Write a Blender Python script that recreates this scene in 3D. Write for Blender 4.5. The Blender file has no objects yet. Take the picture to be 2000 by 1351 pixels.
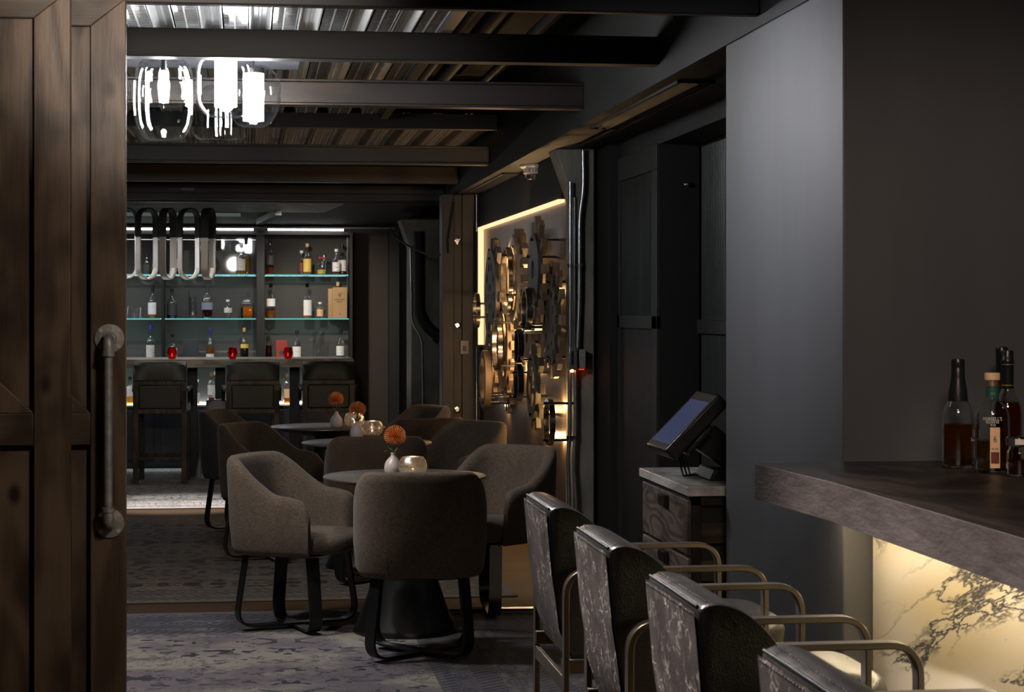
import bpy, bmesh, math, random
from mathutils import Vector, Matrix
random.seed(7)
C = bpy.context.scene.collection
PI = math.pi
R = math.radians
CAMH, F, TH = 1.5, 3900.0, math.atan2(520, 3900)
CO, SI = math.cos(TH), math.sin(TH)

def ray(px, py):
    u, v = (px-1000)/F, (605-py)/F
    return Vector((u*CO+SI, CO-u*SI, v))
def pl(px, py, X=None, Y=None, Z=None, d=None):
    """the point of the place that shows at (px, py), on a plane of the room or at a distance d"""
    r = ray(px, py)
    t = d if d else (X/r.x if X is not None else Y/r.y if Y is not None else (Z-CAMH)/r.z)
    return Vector((r.x*t, r.y*t, CAMH+r.z*t))

# ---------------------------------------------------------------- materials
def new(name):
    m = bpy.data.materials.new(name); m.use_nodes = True
    t = m.node_tree; t.nodes.clear()
    return m, t
def nd(t, typ, ins=None, **props):
    n = t.nodes.new(typ)
    for k, v in props.items(): setattr(n, k, v)
    for k, v in (ins or {}).items():
        s = n.inputs[k]
        if isinstance(v, bpy.types.NodeSocket): t.links.new(v, s)
        elif isinstance(v, (tuple, list)) and len(v) == 3 and s.type == 'RGBA': s.default_value = (*v, 1)
        else: s.default_value = v
    return n
def mth(t, op, a, b=0.0, c=0.0, clamp=False):
    n = nd(t, 'ShaderNodeMath', {0: a, 1: b, 2: c}, operation=op); n.use_clamp = clamp
    return n.outputs[0]
def mix(t, fac, a, b, blend='MIX'):
    n = nd(t, 'ShaderNodeMix', {0: fac, 6: a, 7: b}, data_type='RGBA', blend_type=blend)
    for i, v in ((6, a), (7, b)):
        if isinstance(v, (tuple, list)): n.inputs[i].default_value = (*v[:3], 1)
    return n.outputs[2]
def ramp(t, fac, lo, hi):
    return nd(t, 'ShaderNodeMapRange', {0: fac, 1: lo, 2: hi, 3: 0.0, 4: 1.0}, interpolation_type='SMOOTHSTEP').outputs[0]
def obj_co(t, stretch=(1, 1, 1), rand=True):
    tc = nd(t, 'ShaderNodeTexCoord')
    m = nd(t, 'ShaderNodeMapping', {0: tc.outputs['Object'], 3: stretch})
    if rand:
        oi = nd(t, 'ShaderNodeObjectInfo')
        t.links.new(nd(t, 'ShaderNodeVectorMath', {0: oi.outputs['Random'], 1: (37.0, 53.0, 71.0)}, operation='MULTIPLY').outputs[0], m.inputs[1])
    return m.outputs[0]
def noise(t, co, scale, detail=4, rough=.55, dist=0):
    return nd(t, 'ShaderNodeTexNoise', {'Vector': co, 'Scale': scale, 'Detail': detail, 'Roughness': rough, 'Distortion': dist}).outputs[0]
def bsdf(t, col, rough=.5, metal=0., spec=.5, normal=None, coat=0., emit=None, es=0., trans=0., ior=1.45, sheen=0.):
    n = nd(t, 'ShaderNodeBsdfPrincipled', {'Base Color': col, 'Roughness': rough, 'Metallic': metal, 'Specular IOR Level': spec,
        'Coat Weight': coat, 'Transmission Weight': trans, 'IOR': ior, 'Sheen Weight': sheen})
    if normal is not None: t.links.new(normal, n.inputs['Normal'])
    if emit is not None:
        n.inputs['Emission Color'].default_value = (*emit, 1); n.inputs['Emission Strength'].default_value = es
    return n.outputs[0]
def out(t, s): nd(t, 'ShaderNodeOutputMaterial', {0: s})
def bump(t, h, strength=.3, dist=.01):
    return nd(t, 'ShaderNodeBump', {'Height': h, 'Strength': strength, 'Distance': dist}).outputs[0]

def pm(name, col, rough=.5, metal=0., col2=None, ns=5., st=(1, 1, 1), thr=(.35, .65), bmp=0., bs=40., bst=None, bd=.003, spec=.5, rvar=0., coat=0., sheen=0.):
    """a surface with a soft variation between two colours, a varying gloss and a fine bump"""
    m, t = new(name)
    co = obj_co(t, st)
    n = noise(t, co, ns)
    c = mix(t, ramp(t, n, *thr), col, col2 or tuple(x*.8 for x in col))
    r = mth(t, 'MULTIPLY_ADD', n, rvar, rough-rvar*.5) if rvar else rough
    nm = None
    if bmp:
        nm = bump(t, noise(t, obj_co(t, bst or st), bs, 5, .6), bmp, bd)
    out(t, bsdf(t, c, r, metal, spec, nm, coat, sheen=sheen))
    return m
def emi(name, col, s):
    m, t = new(name); out(t, nd(t, 'ShaderNodeEmission', {0: col, 1: s}).outputs[0]); return m

def wood(name, c1, c2, axis=2, rough=.55, ring=14., fine=1., knots=True, spec=.35, blotch=.55):
    m, t = new(name)
    st = [1, 1, 1]; st[axis] = .09
    co = obj_co(t, tuple(st))
    st2 = [1, 1, 1]; st2[axis] = .22
    warp = noise(t, obj_co(t, tuple(st2)), 3.2, 3, .5)
    g = mth(t, 'FRACT', mth(t, 'MULTIPLY', warp, ring))
    g = mth(t, 'ABSOLUTE', mth(t, 'SUBTRACT', g, .5))
    grain = ramp(t, g, .04, .42)
    fib = noise(t, co, 60*fine, 4, .7)
    big = noise(t, obj_co(t, tuple(st2)), 1.8, 3, .6)
    f = mth(t, 'ADD', mth(t, 'MULTIPLY', grain, .35), mth(t, 'MULTIPLY', fib, .45))
    f = mth(t, 'ADD', f, mth(t, 'MULTIPLY', big, .35))
    c = mix(t, ramp(t, f, .3, .85), c1, c2)
    if knots:
        st3 = [1, 1, 1]; st3[axis] = .6
        v = nd(t, 'ShaderNodeTexVoronoi', {'Vector': obj_co(t, tuple(st3)), 'Scale': 3.1}).outputs['Distance']
        c = mix(t, ramp(t, v, .09, .03), c, tuple(x*.3 for x in c1))
    st4 = [1, 1, 1]
    blot = noise(t, obj_co(t, tuple(st4)), 5., 2, .5)
    c = mix(t, ramp(t, blot, .45, .75), c, tuple(x*blotch for x in c1))
    nm = bump(t, f, .45, .005)
    out(t, bsdf(t, c, rough, 0, spec, nm))
    return m

def liquid(name, tint, body, k=.45):
    """clear tinted drink with a little glow of its own colour when lit"""
    m, t = new(name)
    tr = nd(t, 'ShaderNodeBsdfTransparent', {0: tint}).outputs[0]
    d = nd(t, 'ShaderNodeBsdfTranslucent', {0: body}).outputs[0]
    d2 = nd(t, 'ShaderNodeBsdfDiffuse', {0: body}).outputs[0]
    a = nd(t, 'ShaderNodeMixShader', {0: .4, 1: d, 2: d2}).outputs[0]
    g = nd(t, 'ShaderNodeBsdfGlossy', {0: (1, 1, 1), 'Roughness': .02}).outputs[0]
    b = nd(t, 'ShaderNodeMixShader', {0: k, 1: tr, 2: a}).outputs[0]
    fr = nd(t, 'ShaderNodeLayerWeight', {0: .4}).outputs['Facing']
    out(t, nd(t, 'ShaderNodeMixShader', {0: mth(t, 'MULTIPLY_ADD', mth(t, 'POWER', fr, 2.5), .35, .04), 1: b, 2: g}).outputs[0])
    return m
def thin_glass(name, tint=(1, 1, 1), edge=.55, blend=.35, base=.04, rough=.0, gl=(1, 1, 1)):
    """thin blown or pane glass: clear face on, mirror-like where it turns away"""
    m, t = new(name)
    lw = nd(t, 'ShaderNodeLayerWeight', {0: blend})
    f = mth(t, 'MULTIPLY_ADD', mth(t, 'POWER', lw.outputs['Facing'], 2.2), edge, base, clamp=True)
    tr = nd(t, 'ShaderNodeBsdfTransparent', {0: tint}).outputs[0]
    g = nd(t, 'ShaderNodeBsdfGlossy', {0: gl, 'Roughness': rough}).outputs[0]
    out(t, nd(t, 'ShaderNodeMixShader', {0: f, 1: tr, 2: g}).outputs[0])
    return m
def glass(name, col=(1, 1, 1), rough=0., ior=1.45):
    m, t = new(name); out(t, bsdf(t, col, rough, trans=1., ior=ior)); return m

def fabric(name, c1, c2):
    m, t = new(name)
    n1 = noise(t, obj_co(t, (60, 60, 420)), 1., 3, .7)
    n2 = noise(t, obj_co(t, (260, 260, 60)), 1., 2, .6)
    n3 = noise(t, obj_co(t, (1, 1, 1)), 7., 3, .6)
    f = mth(t, 'ADD', mth(t, 'MULTIPLY', n1, .75), mth(t, 'MULTIPLY', n2, .35))
    c = mix(t, ramp(t, f, .35, .75), c1, c2)
    c = mix(t, mth(t, 'MULTIPLY', ramp(t, n3, .4, .7), .25), c, tuple(x*.6 for x in c1))
    out(t, bsdf(t, c, .95, 0, .15, bump(t, f, .5, .004), sheen=.12))
    return m
def leather(name, c1, c2, rough=.32, crack=True):
    m, t = new(name)
    co = obj_co(t)
    w = nd(t, 'ShaderNodeTexNoise', {'Vector': co, 'Scale': 9., 'Detail': 3.}).outputs['Color']
    co2 = nd(t, 'ShaderNodeVectorMath', {0: co, 1: nd(t, 'ShaderNodeVectorMath', {0: w, 3: .16}, operation='SCALE').outputs[0]}, operation='ADD').outputs[0]
    co2 = nd(t, 'ShaderNodeMapping', {0: co2, 2: (.35, .2, .1), 3: (1, 1, .42)}).outputs[0]
    v = nd(t, 'ShaderNodeTexVoronoi', {'Vector': co2, 'Scale': 42.}, feature='DISTANCE_TO_EDGE').outputs['Distance']
    line = ramp(t, v, .075, .0)
    mask = ramp(t, noise(t, co, 15., 4, .65), .46, .58)
    k = mth(t, 'MULTIPLY', line, mask)
    c = mix(t, ramp(t, noise(t, co, 6., 4), .3, .75), c1, c2)
    if crack: c = mix(t, mth(t, 'MULTIPLY', k, .8), c, tuple(min(1, x*5+.09) for x in c2))
    grain = nd(t, 'ShaderNodeTexVoronoi', {'Vector': co, 'Scale': 260.}).outputs['Distance']
    h = mth(t, 'ADD', mth(t, 'MULTIPLY', grain, .25), mth(t, 'MULTIPLY', k, -.5 if crack else 0.))
    h = mth(t, 'ADD', h, mth(t, 'MULTIPLY', noise(t, co, 30., 3), .6))
    out(t, bsdf(t, c, mth(t, 'MULTIPLY_ADD', noise(t, co, 20., 3), .25, rough-.1), 0, .55, bump(t, h, .3, .004)))
    return m
def marble(name, base, vein, tint, scale=1., str_=1.):
    m, t = new(name)
    co = nd(t, 'ShaderNodeMapping', {0: obj_co(t, (1, .40, 1), False), 2: (R(-48), 0, 0)}).outputs[0]
    co = nd(t, 'ShaderNodeMapping', {0: co, 3: (1, 1.5, .50)}).outputs[0]
    w = nd(t, 'ShaderNodeTexNoise', {'Vector': co, 'Scale': 2.2*scale, 'Detail': 6., 'Roughness': .62}).outputs['Color']
    co2 = nd(t, 'ShaderNodeVectorMath', {0: co, 1: nd(t, 'ShaderNodeVectorMath', {0: w, 3: .55}, operation='SCALE').outputs[0]}, operation='ADD').outputs[0]
    v1 = nd(t, 'ShaderNodeTexVoronoi', {'Vector': co2, 'Scale': 5.5*scale}, feature='DISTANCE_TO_EDGE').outputs['Distance']
    v2 = nd(t, 'ShaderNodeTexVoronoi', {'Vector': co2, 'Scale': 17.*scale}, feature='DISTANCE_TO_EDGE').outputs['Distance']
    m1 = noise(t, co, 2.6*scale, 3, .5)
    m2 = noise(t, nd(t, 'ShaderNodeVectorMath', {0: co, 1: (3.1, 7.7, 2.2)}, operation='ADD').outputs[0], 2.1*scale, 2, .5)
    k1 = mth(t, 'MULTIPLY', ramp(t, v1, .07, .0), ramp(t, m1, .33, .50))
    k2 = mth(t, 'MULTIPLY', ramp(t, v2, .16, .0), ramp(t, m1, .46, .58))
    k = mth(t, 'MULTIPLY', mth(t, 'MAXIMUM', k1, k2), str_, clamp=True)
    c = mix(t, ramp(t, m2, .42, .66), base, tint)
    c = mix(t, k, c, vein)
    out(t, bsdf(t, c, .22, 0, .5))
    return m

def rug(name, hw, hh, border, f1, f2, dark, b1, b2, fade=.45, cell=.62, seed=0., fthr=.58, ns1=15.):
    """a faded oriental rug: mirrored ornament in the field, patterned border and guard stripes, all worn"""
    m, t = new(name)
    tc = nd(t, 'ShaderNodeTexCoord')
    sp = nd(t, 'ShaderNodeSeparateXYZ', {0: tc.outputs['Object']})
    x, y = sp.outputs[0], sp.outputs[1]
    ax, ay = mth(t, 'ABSOLUTE', x), mth(t, 'ABSOLUTE', y)
    ex, ey = mth(t, 'SUBTRACT', hw, ax), mth(t, 'SUBTRACT', hh, ay)
    e = mth(t, 'MINIMUM', ex, ey)
    L = mix(t, mth(t, 'LESS_THAN', ex, ey), (0, 0, 0), (1, 1, 1))
    along = mth(t, 'ADD', mth(t, 'MULTIPLY', y, mth(t, 'LESS_THAN', ex, ey)), mth(t, 'MULTIPLY', x, mth(t, 'GREATER_THAN', ex, ey)))
    def orn(u, v, c, sc, s):
        p = nd(t, 'ShaderNodeCombineXYZ', {0: mth(t, 'PINGPONG', u, c), 1: mth(t, 'PINGPONG', v, c), 2: s}).outputs[0]
        return noise(t, p, sc, 2, .5, .6)
    blur = noise(t, tc.outputs['Object'], 3., 4, .65)
    worn = ramp(t, noise(t, nd(t, 'ShaderNodeMapping', {0: tc.outputs['Object'], 1: (seed, 4, 0), 3: (1, 1, 1)}).outputs[0], 2.6, 5, .7), .42, .6)
    # field
    n1 = orn(x, y, cell, ns1, seed)
    n2 = orn(mth(t, 'ADD', x, .31), mth(t, 'ADD', y, .17), cell*.5, 17., seed+3)
    band = mth(t, 'ABSOLUTE', mth(t, 'SUBTRACT', n2, .5))
    fld = mix(t, ramp(t, noise(t, tc.outputs['Object'], 1.5, 4, .6), .42, .58), f1, f2)
    fld = mix(t, mth(t, 'MULTIPLY', ramp(t, n1, fthr, fthr+.03), mth(t, 'SUBTRACT', 1., mth(t, 'MULTIPLY', worn, fade))), fld, dark)
    fld = mix(t, mth(t, 'MULTIPLY', ramp(t, band, .035, .015), mth(t, 'MULTIPLY', worn, .55)), fld, dark)
    # border
    o1 = orn(e, along, .17, 17., seed+9)
    bl = mth(t, 'ABSOLUTE', mth(t, 'SUBTRACT', o1, .5))
    brd = mix(t, ramp(t, blur, .4, .6), b1, b2)
    brd = mix(t, mth(t, 'MULTIPLY', ramp(t, bl, .05, .02), .8), brd, dark)
    brd = mix(t, mth(t, 'MULTIPLY', ramp(t, o1, .62, .65), .8), brd, dark)
    col = mix(t, mth(t, 'GREATER_THAN', e, border), brd, fld)
    # guard stripes with a barber-pole repeat
    for c0, w0 in ((border, .035), (border*.72, .05), (border*.3, .06)):
        ins = mth(t, 'LESS_THAN', mth(t, 'ABSOLUTE', mth(t, 'SUBTRACT', e, c0)), w0)
        chk = ramp(t, mth(t, 'PINGPONG', mth(t, 'ADD', mth(t, 'ADD', along, mth(t, 'MULTIPLY', e, .8)), mth(t, 'MULTIPLY', blur, .03)), .028), .010, .016)
        g = mix(t, chk, dark, tuple(v*1.1 for v in b2))
        col = mix(t, mth(t, 'MULTIPLY', ins, .8), col, g)
    col = mix(t, mth(t, 'LESS_THAN', e, .05), col, tuple(v*.8 for v in b1))
    pile = noise(t, tc.outputs['Object'], 420., 2, .7)
    col = mix(t, mth(t, 'MULTIPLY', ramp(t, pile, .4, .75), .35), col, (.02, .018, .018))
    out(t, bsdf(t, col, .95, 0, .1, bump(t, pile, .4, .004), sheen=.1))
    return m

M = {}
M['door'] = wood('barn wood upright', (.060, .039, .026), (.118, .080, .054), 2, .5, 7.)
M['door_h'] = wood('barn wood crosswise', (.052, .036, .025), (.100, .072, .050), 0, .5, 7.)
M['door_end'] = wood('barn wood edge', (.060, .032, .014), (.15, .085, .038), 2, .5)
M['counter'] = pm('rough sawn oak edge', (.082, .066, .062), .5, 0, (.118, .097, .092), 26, (1, .22, 1), (.3, .7), bmp=.9, bs=34, bst=(1, .3, 1), bd=.006, spec=.3)
M['counter_top'] = wood('dark oiled oak', (.020, .014, .011), (.046, .033, .026), 1, .38, 9, 1., False)
M['drawer'] = wood('drawer oak', (.060, .042, .034), (.15, .115, .095), 1, .5, 22, 1., False)
M['slat'] = wood('slat wood', (.028, .018, .010), (.075, .048, .028), 0, .5, 10, 1., False)
M['stoolwood'] = wood('smoked stool wood', (.020, .015, .009), (.055, .044, .030), 2, .45, 10, 1., False)
M['steel'] = pm('black steel', (.012, .012, .013), .38, .6, (.022, .021, .02), 8, bmp=.1)
M['strap'] = pm('black painted bar', (.010, .010, .011), .30, .3, (.016, .016, .016), 12)
M['beam'] = pm('blackened beam', (.034, .032, .028), .5, .15, (.052, .047, .042), 3, (.25, 1, 1), bmp=.15, bs=30)
M['rust'] = pm('mill scale beam', (.040, .033, .031), .42, .5, (.085, .060, .040), 4, (.2, 1, 1), (.45, .7), bmp=.2, bs=40)
M['galv'] = pm('galvanised deck', (.66, .67, .67), .30, .9, (.50, .52, .52), 3, (1, .1, 1), rvar=.2)
M['louver'] = pm('louvre steel', (.36, .36, .35), .24, .9, (.26, .26, .25), 9)
M['void'] = pm('dark void paint', (.006, .006, .006), .8, 0, (.010, .010, .009), 3)
M['soffit'] = pm('charcoal paint', (.014, .014, .0135), .6, 0, (.017, .017, .017), 2, spec=.3)
M['softwall'] = pm('taupe wall paint', (.080, .068, .056), .7, 0, (.072, .060, .050), 2, spec=.2)
M['column'] = pm('blue grey paint', (.100, .100, .107), .5, 0, (.090, .090, .096), 1.6, (3, 3, .5), bmp=.08, bs=60, spec=.4)
M['colfront'] = M['column']
M['plum'] = pm('plum grey panel', (.030, .027, .028), .5, 0, (.024, .022, .023), 3)
M['panel'] = pm('slate panel paint', (.0200, .0200, .0195), .55, 0, (.0165, .0165, .016), 3, bmp=.05)
M['corr'] = pm('corrugated steel', (.050, .055, .052), .36, .6, (.036, .04, .038), 4, (1, 1, .2))
M['concrete'] = pm('board marked concrete', (.22, .21, .18), .85, 0, (.12, .118, .098), 6, (1, 1, .4), (.35, .7), bmp=.6, bs=30, bd=.01)
M['conduit'] = pm('galvanised conduit', (.45, .48, .50), .28, .9, (.34, .37, .39), 10)
M['gearwall'] = pm('brushed bronze sheet', (.15, .10, .064), .36, .6, (.10, .068, .043), 2.2, (1, 5, .35), (.3, .7), bmp=.15, bs=30, bst=(1, 8, .3))
M['gearwood'] = pm('cast gear wood', (.22, .15, .095), .5, .05, (.15, .10, .065), 6, (1, 1, 1), bmp=.25)
M['geardark'] = pm('patina gear', (.085, .072, .066), .48, .35, (.055, .046, .042), 7, bmp=.2)
M['gearolive'] = pm('olive gear', (.095, .078, .045), .5, .2, (.06, .05, .032), 5, bmp=.2)
M['gearpale'] = pm('pale gear', (.50, .40, .29), .45, .1, (.40, .31, .22), 6, bmp=.1)
M['chrome'] = pm('polished steel', (.62, .60, .58), .16, 1., (.5, .48, .46), 10)
M['bronze'] = pm('antique bronze', (.100, .083, .060), .38, .85, (.072, .060, .045), 6)
M['iron'] = pm('cast pipe iron', (.36, .35, .34), .45, .45, (.24, .235, .23), 30, bmp=.35, bs=160)
M['screw'] = pm('zinc screw', (.75, .75, .73), .3, .4, (.6, .6, .6), 20)
M['fabric'] = fabric('taupe tweed', (.062, .046, .034), (.150, .115, .086))
M['fabric_rust'] = fabric('brown tweed', (.034, .021, .012), (.068, .046, .028))
M['fabric_blue'] = fabric('slate tweed', (.030, .027, .028), (.062, .056, .055))
M['leather'] = leather('crackled black leather', (.028, .024, .022), (.070, .060, .056), .38)
M['leather_black'] = leather('smooth black leather', (.010, .009, .008), (.017, .015, .014), .30, False)
M['leather_plain'] = leather('olive black leather', (.010, .010, .006), (.018, .017, .011), .52, False)
M['tabletop'] = pm('waxed table top', (.105, .092, .086), .36, 0, (.085, .074, .070), 6, (1, 4, 1))
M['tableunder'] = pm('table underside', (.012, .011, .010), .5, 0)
M['tableedge'] = pm('copper edge', (.42, .27, .18), .35, .8)
M['tablebase'] = pm('waxed black steel', (.035, .036, .038), .30, .85, (.055, .054, .053), 5, (1, 1, .3), rvar=.15, bmp=.08, bs=50)
M['ceramic'] = pm('blush ceramic', (.55, .45, .43), .28, 0, (.52, .43, .41), 4)
M['petal'] = pm('orange pin', (.55, .12, .02), .5, 0, (.70, .22, .04), 30)
M['petaltip'] = pm('pin tip', (.75, .32, .14), .4, 0, (.65, .2, .06), 30)
M['core'] = pm('flower core', (.22, .09, .02), .6, 0, (.28, .16, .03), 60)
M['leaf'] = pm('leaf green', (.035, .060, .015), .5, 0, (.06, .09, .025), 20)
M['wax'] = pm('candle wax', (.75, .62, .45), .5)
M['flame'] = emi('candle flame', (1, .72, .42), 150.)
M['redflame'] = emi('votive flame', (1, .42, .1), 22.)
M['whitestone'] = marble('white marble slab', (.72, .70, .66), (.16, .15, .14), (.46, .44, .42), 4., .7)
M['marble'] = marble('veined marble', (.68, .63, .55), (.065, .065, .072), (.54, .46, .29), 1.25)
M['black'] = pm('black plastic', (.010, .010, .010), .35, 0, (.014, .014, .013), 10)
M['blackmatte'] = pm('matte black', (.006, .006, .006), .7)
M['white'] = pm('white plastic', (.80, .76, .72), .4)
M['ink'] = pm('ink', (.03, .02, .018), .6)
M['grey'] = pm('grey box', (.20, .20, .20), .5, .4, (.16, .16, .16))
M['bar'] = wood('bleached bar oak', (.16, .135, .10), (.30, .255, .19), 0, .32, 12, 1., False)
M['plaster'] = pm('grey plaster', (.30, .29, .29), .8, 0, (.24, .235, .235), 2.5, bmp=.2, bs=12, bd=.01)
M['casebacking'] = pm('smoked mirror', (.088, .086, .080), .02, 0, (.080, .078, .073), 1.5, spec=.75)
M['case'] = pm('case frame', (.012, .012, .012), .4, .3)
M['cabinet_black'] = pm('black lacquer', (.010, .011, .012), .30, 0, (.014, .014, .015))
M['shelfglass'] = thin_glass('shelf glass', (.75, .95, .95), .4, .4, .06)
M['shelfedge'] = emi('lit shelf edge', (.20, .72, .78), .75)  # glow of the edge-lit glass put in as emission
M['led'] = emi('cool led', (.95, .97, 1.0), 14.)
M['warmled'] = emi('warm led', (1.0, .63, .33), 1.5)
M['barled'] = emi('bar led', (1.0, .80, .50), 42.)
M['lamp'] = emi('frosted lamp', (1.0, .97, .98), 150.)
M['bulb'] = emi('bright bulb', (1.0, .97, .98), 200.)
M['pendant'] = thin_glass('blown glass', (.97, .98, .98), .70, .32, .012)
M['drink'] = thin_glass('tumbler glass', (.97, .97, .98), .6, .4, .06)
M['clear'] = thin_glass('bottle glass', (.95, .96, .95), .95, .42, .06)
M['whisky'] = liquid('whisky spirit', (.80,.38,.07), (.62,.26,.03), 0.5)
M['gold'] = liquid('gold spirit', (.95,.62,.16), (.85,.50,.10), 0.45)
M['dark'] = liquid('dark spirit', (.14,.05,.02), (.06,.022,.010), 0.6)
M['rose'] = liquid('rose spirit', (.45,.12,.05), (.38,.09,.03), 0.5)
M['smoke'] = thin_glass('smoked glass', (.22, .25, .22), .5, .4, .08)
M['ng'] = glass('near bottle glass', (.98, .99, .98))
M['nliq'] = liquid('near whiskey', (.55, .24, .05), (.30, .11, .015), .35)
M['nliq2'] = liquid('near rye', (.50, .30, .07), (.22, .12, .02), .35)
M['nliq3'] = liquid('near cherry liqueur', (.50, .13, .05), (.26, .06, .02), .35)
M['redglass'] = thin_glass('red votive glass', (.85, .05, .02), .25, .4, .06)
M['label'] = pm('paper label', (.66, .62, .54), .6, 0, (.30, .27, .23), 34, (.7, .7, 4.), (.56, .68))
M['labelw'] = pm('white label', (.78, .77, .74), .6, 0, (.42, .41, .40), 34, (.7, .7, 4.), (.57, .69))
M['labelp'] = pm('peach label', (.75, .46, .26), .6, 0, (.70, .42, .23), 30)
M['labeld'] = pm('dark label', (.05, .05, .05), .6)
M['labelg'] = pm('green label', (.012, .075, .055), .5)
M['labelr'] = pm('maroon seal', (.16, .035, .03), .5)
M['labely'] = pm('yellow label', (.72, .50, .10), .5)
M['labelbl'] = pm('silver blue label', (.30, .30, .36), .5)
M['cap'] = pm('black cap', (.012, .012, .012), .3)
M['capblue'] = pm('blue cap', (.02, .03, .16), .35)
M['cork'] = pm('pale wood stopper', (.62, .40, .22), .6, 0, (.55, .34, .18), 30)
M['capgold'] = pm('gold cap', (.70, .45, .12), .35, .7)
M['boxwood'] = pm('bottle box oak', (.42, .26, .12), .55, 0, (.35, .21, .09), 12, (1, 1, .2))
M['redbox'] = pm('red carton', (.30, .03, .02), .5)
M['ice'] = thin_glass('ice', (.9, .93, .95), .6, .6, .12)
M['berry'] = pm('red fruit', (.6, .04, .02), .4)
M['lemon'] = pm('lemon', (.75, .55, .05), .4)
M['bag'] = thin_glass('clear wrap', (.75, .78, .9), .6, .6, .2, .15)
M['amberled'] = emi('amber indicator', (1.0, .30, .08), 30.)
M['redled'] = emi('red indicator', (1.0, .02, .02), 1.6)
M['lens'] = thin_glass('strobe lens', (.8, .8, .78), .7, .5, .15)
M['merc'] = None
def mercury():
    m, t = new('mercury glass')
    co = obj_co(t)
    v = noise(t, co, 420., 4, .8)
    k = ramp(t, v, .46, .56)
    g = nd(t, 'ShaderNodeBsdfGlossy', {0: (.66, .63, .60), 'Roughness': .26}).outputs[0]
    d = nd(t, 'ShaderNodeBsdfTranslucent', {0: (.80, .74, .66)}).outputs[0]
    tr = nd(t, 'ShaderNodeBsdfTransparent', {0: (.85, .82, .78)}).outputs[0]
    a = nd(t, 'ShaderNodeMixShader', {0: .35, 1: d, 2: tr}).outputs[0]
    out(t, nd(t, 'ShaderNodeMixShader', {0: mth(t, 'MULTIPLY_ADD', k, -.34, .86), 1: a, 2: g}).outputs[0])
    return m
M['merc'] = mercury()
def screen():
    m, t = new('terminal screen')
    out(t, bsdf(t, (.012, .014, .022), .16, 0, .6, emit=(.09, .12, .28), es=.30))
    return m
M['screen'] = screen()
def planks():
    m, t = new('oak floor boards')
    tc = nd(t, 'ShaderNodeTexCoord')
    b = nd(t, 'ShaderNodeTexBrick', {'Vector': tc.outputs['Object'], 'Color1': (.070, .041, .020), 'Color2': (.050, .029, .015), 'Mortar': (.02, .014, .01),
        'Scale': 1., 'Mortar Size': .002, 'Brick Width': 1.8, 'Row Height': .14})
    g = noise(t, nd(t, 'ShaderNodeMapping', {0: tc.outputs['Object'], 3: (2, 40, 1)}).outputs[0], 1.6, 4, .65)
    c = mix(t, mth(t, 'MULTIPLY', ramp(t, g, .35, .7), .55), b.outputs[0], (.055, .034, .02))
    out(t, bsdf(t, c, .68, 0, .06, bump(t, mth(t, 'SUBTRACT', g, mth(t, 'MULTIPLY', b.outputs[1], 2.)), .2, .003)))
    return m
M['floor'] = planks()

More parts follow.
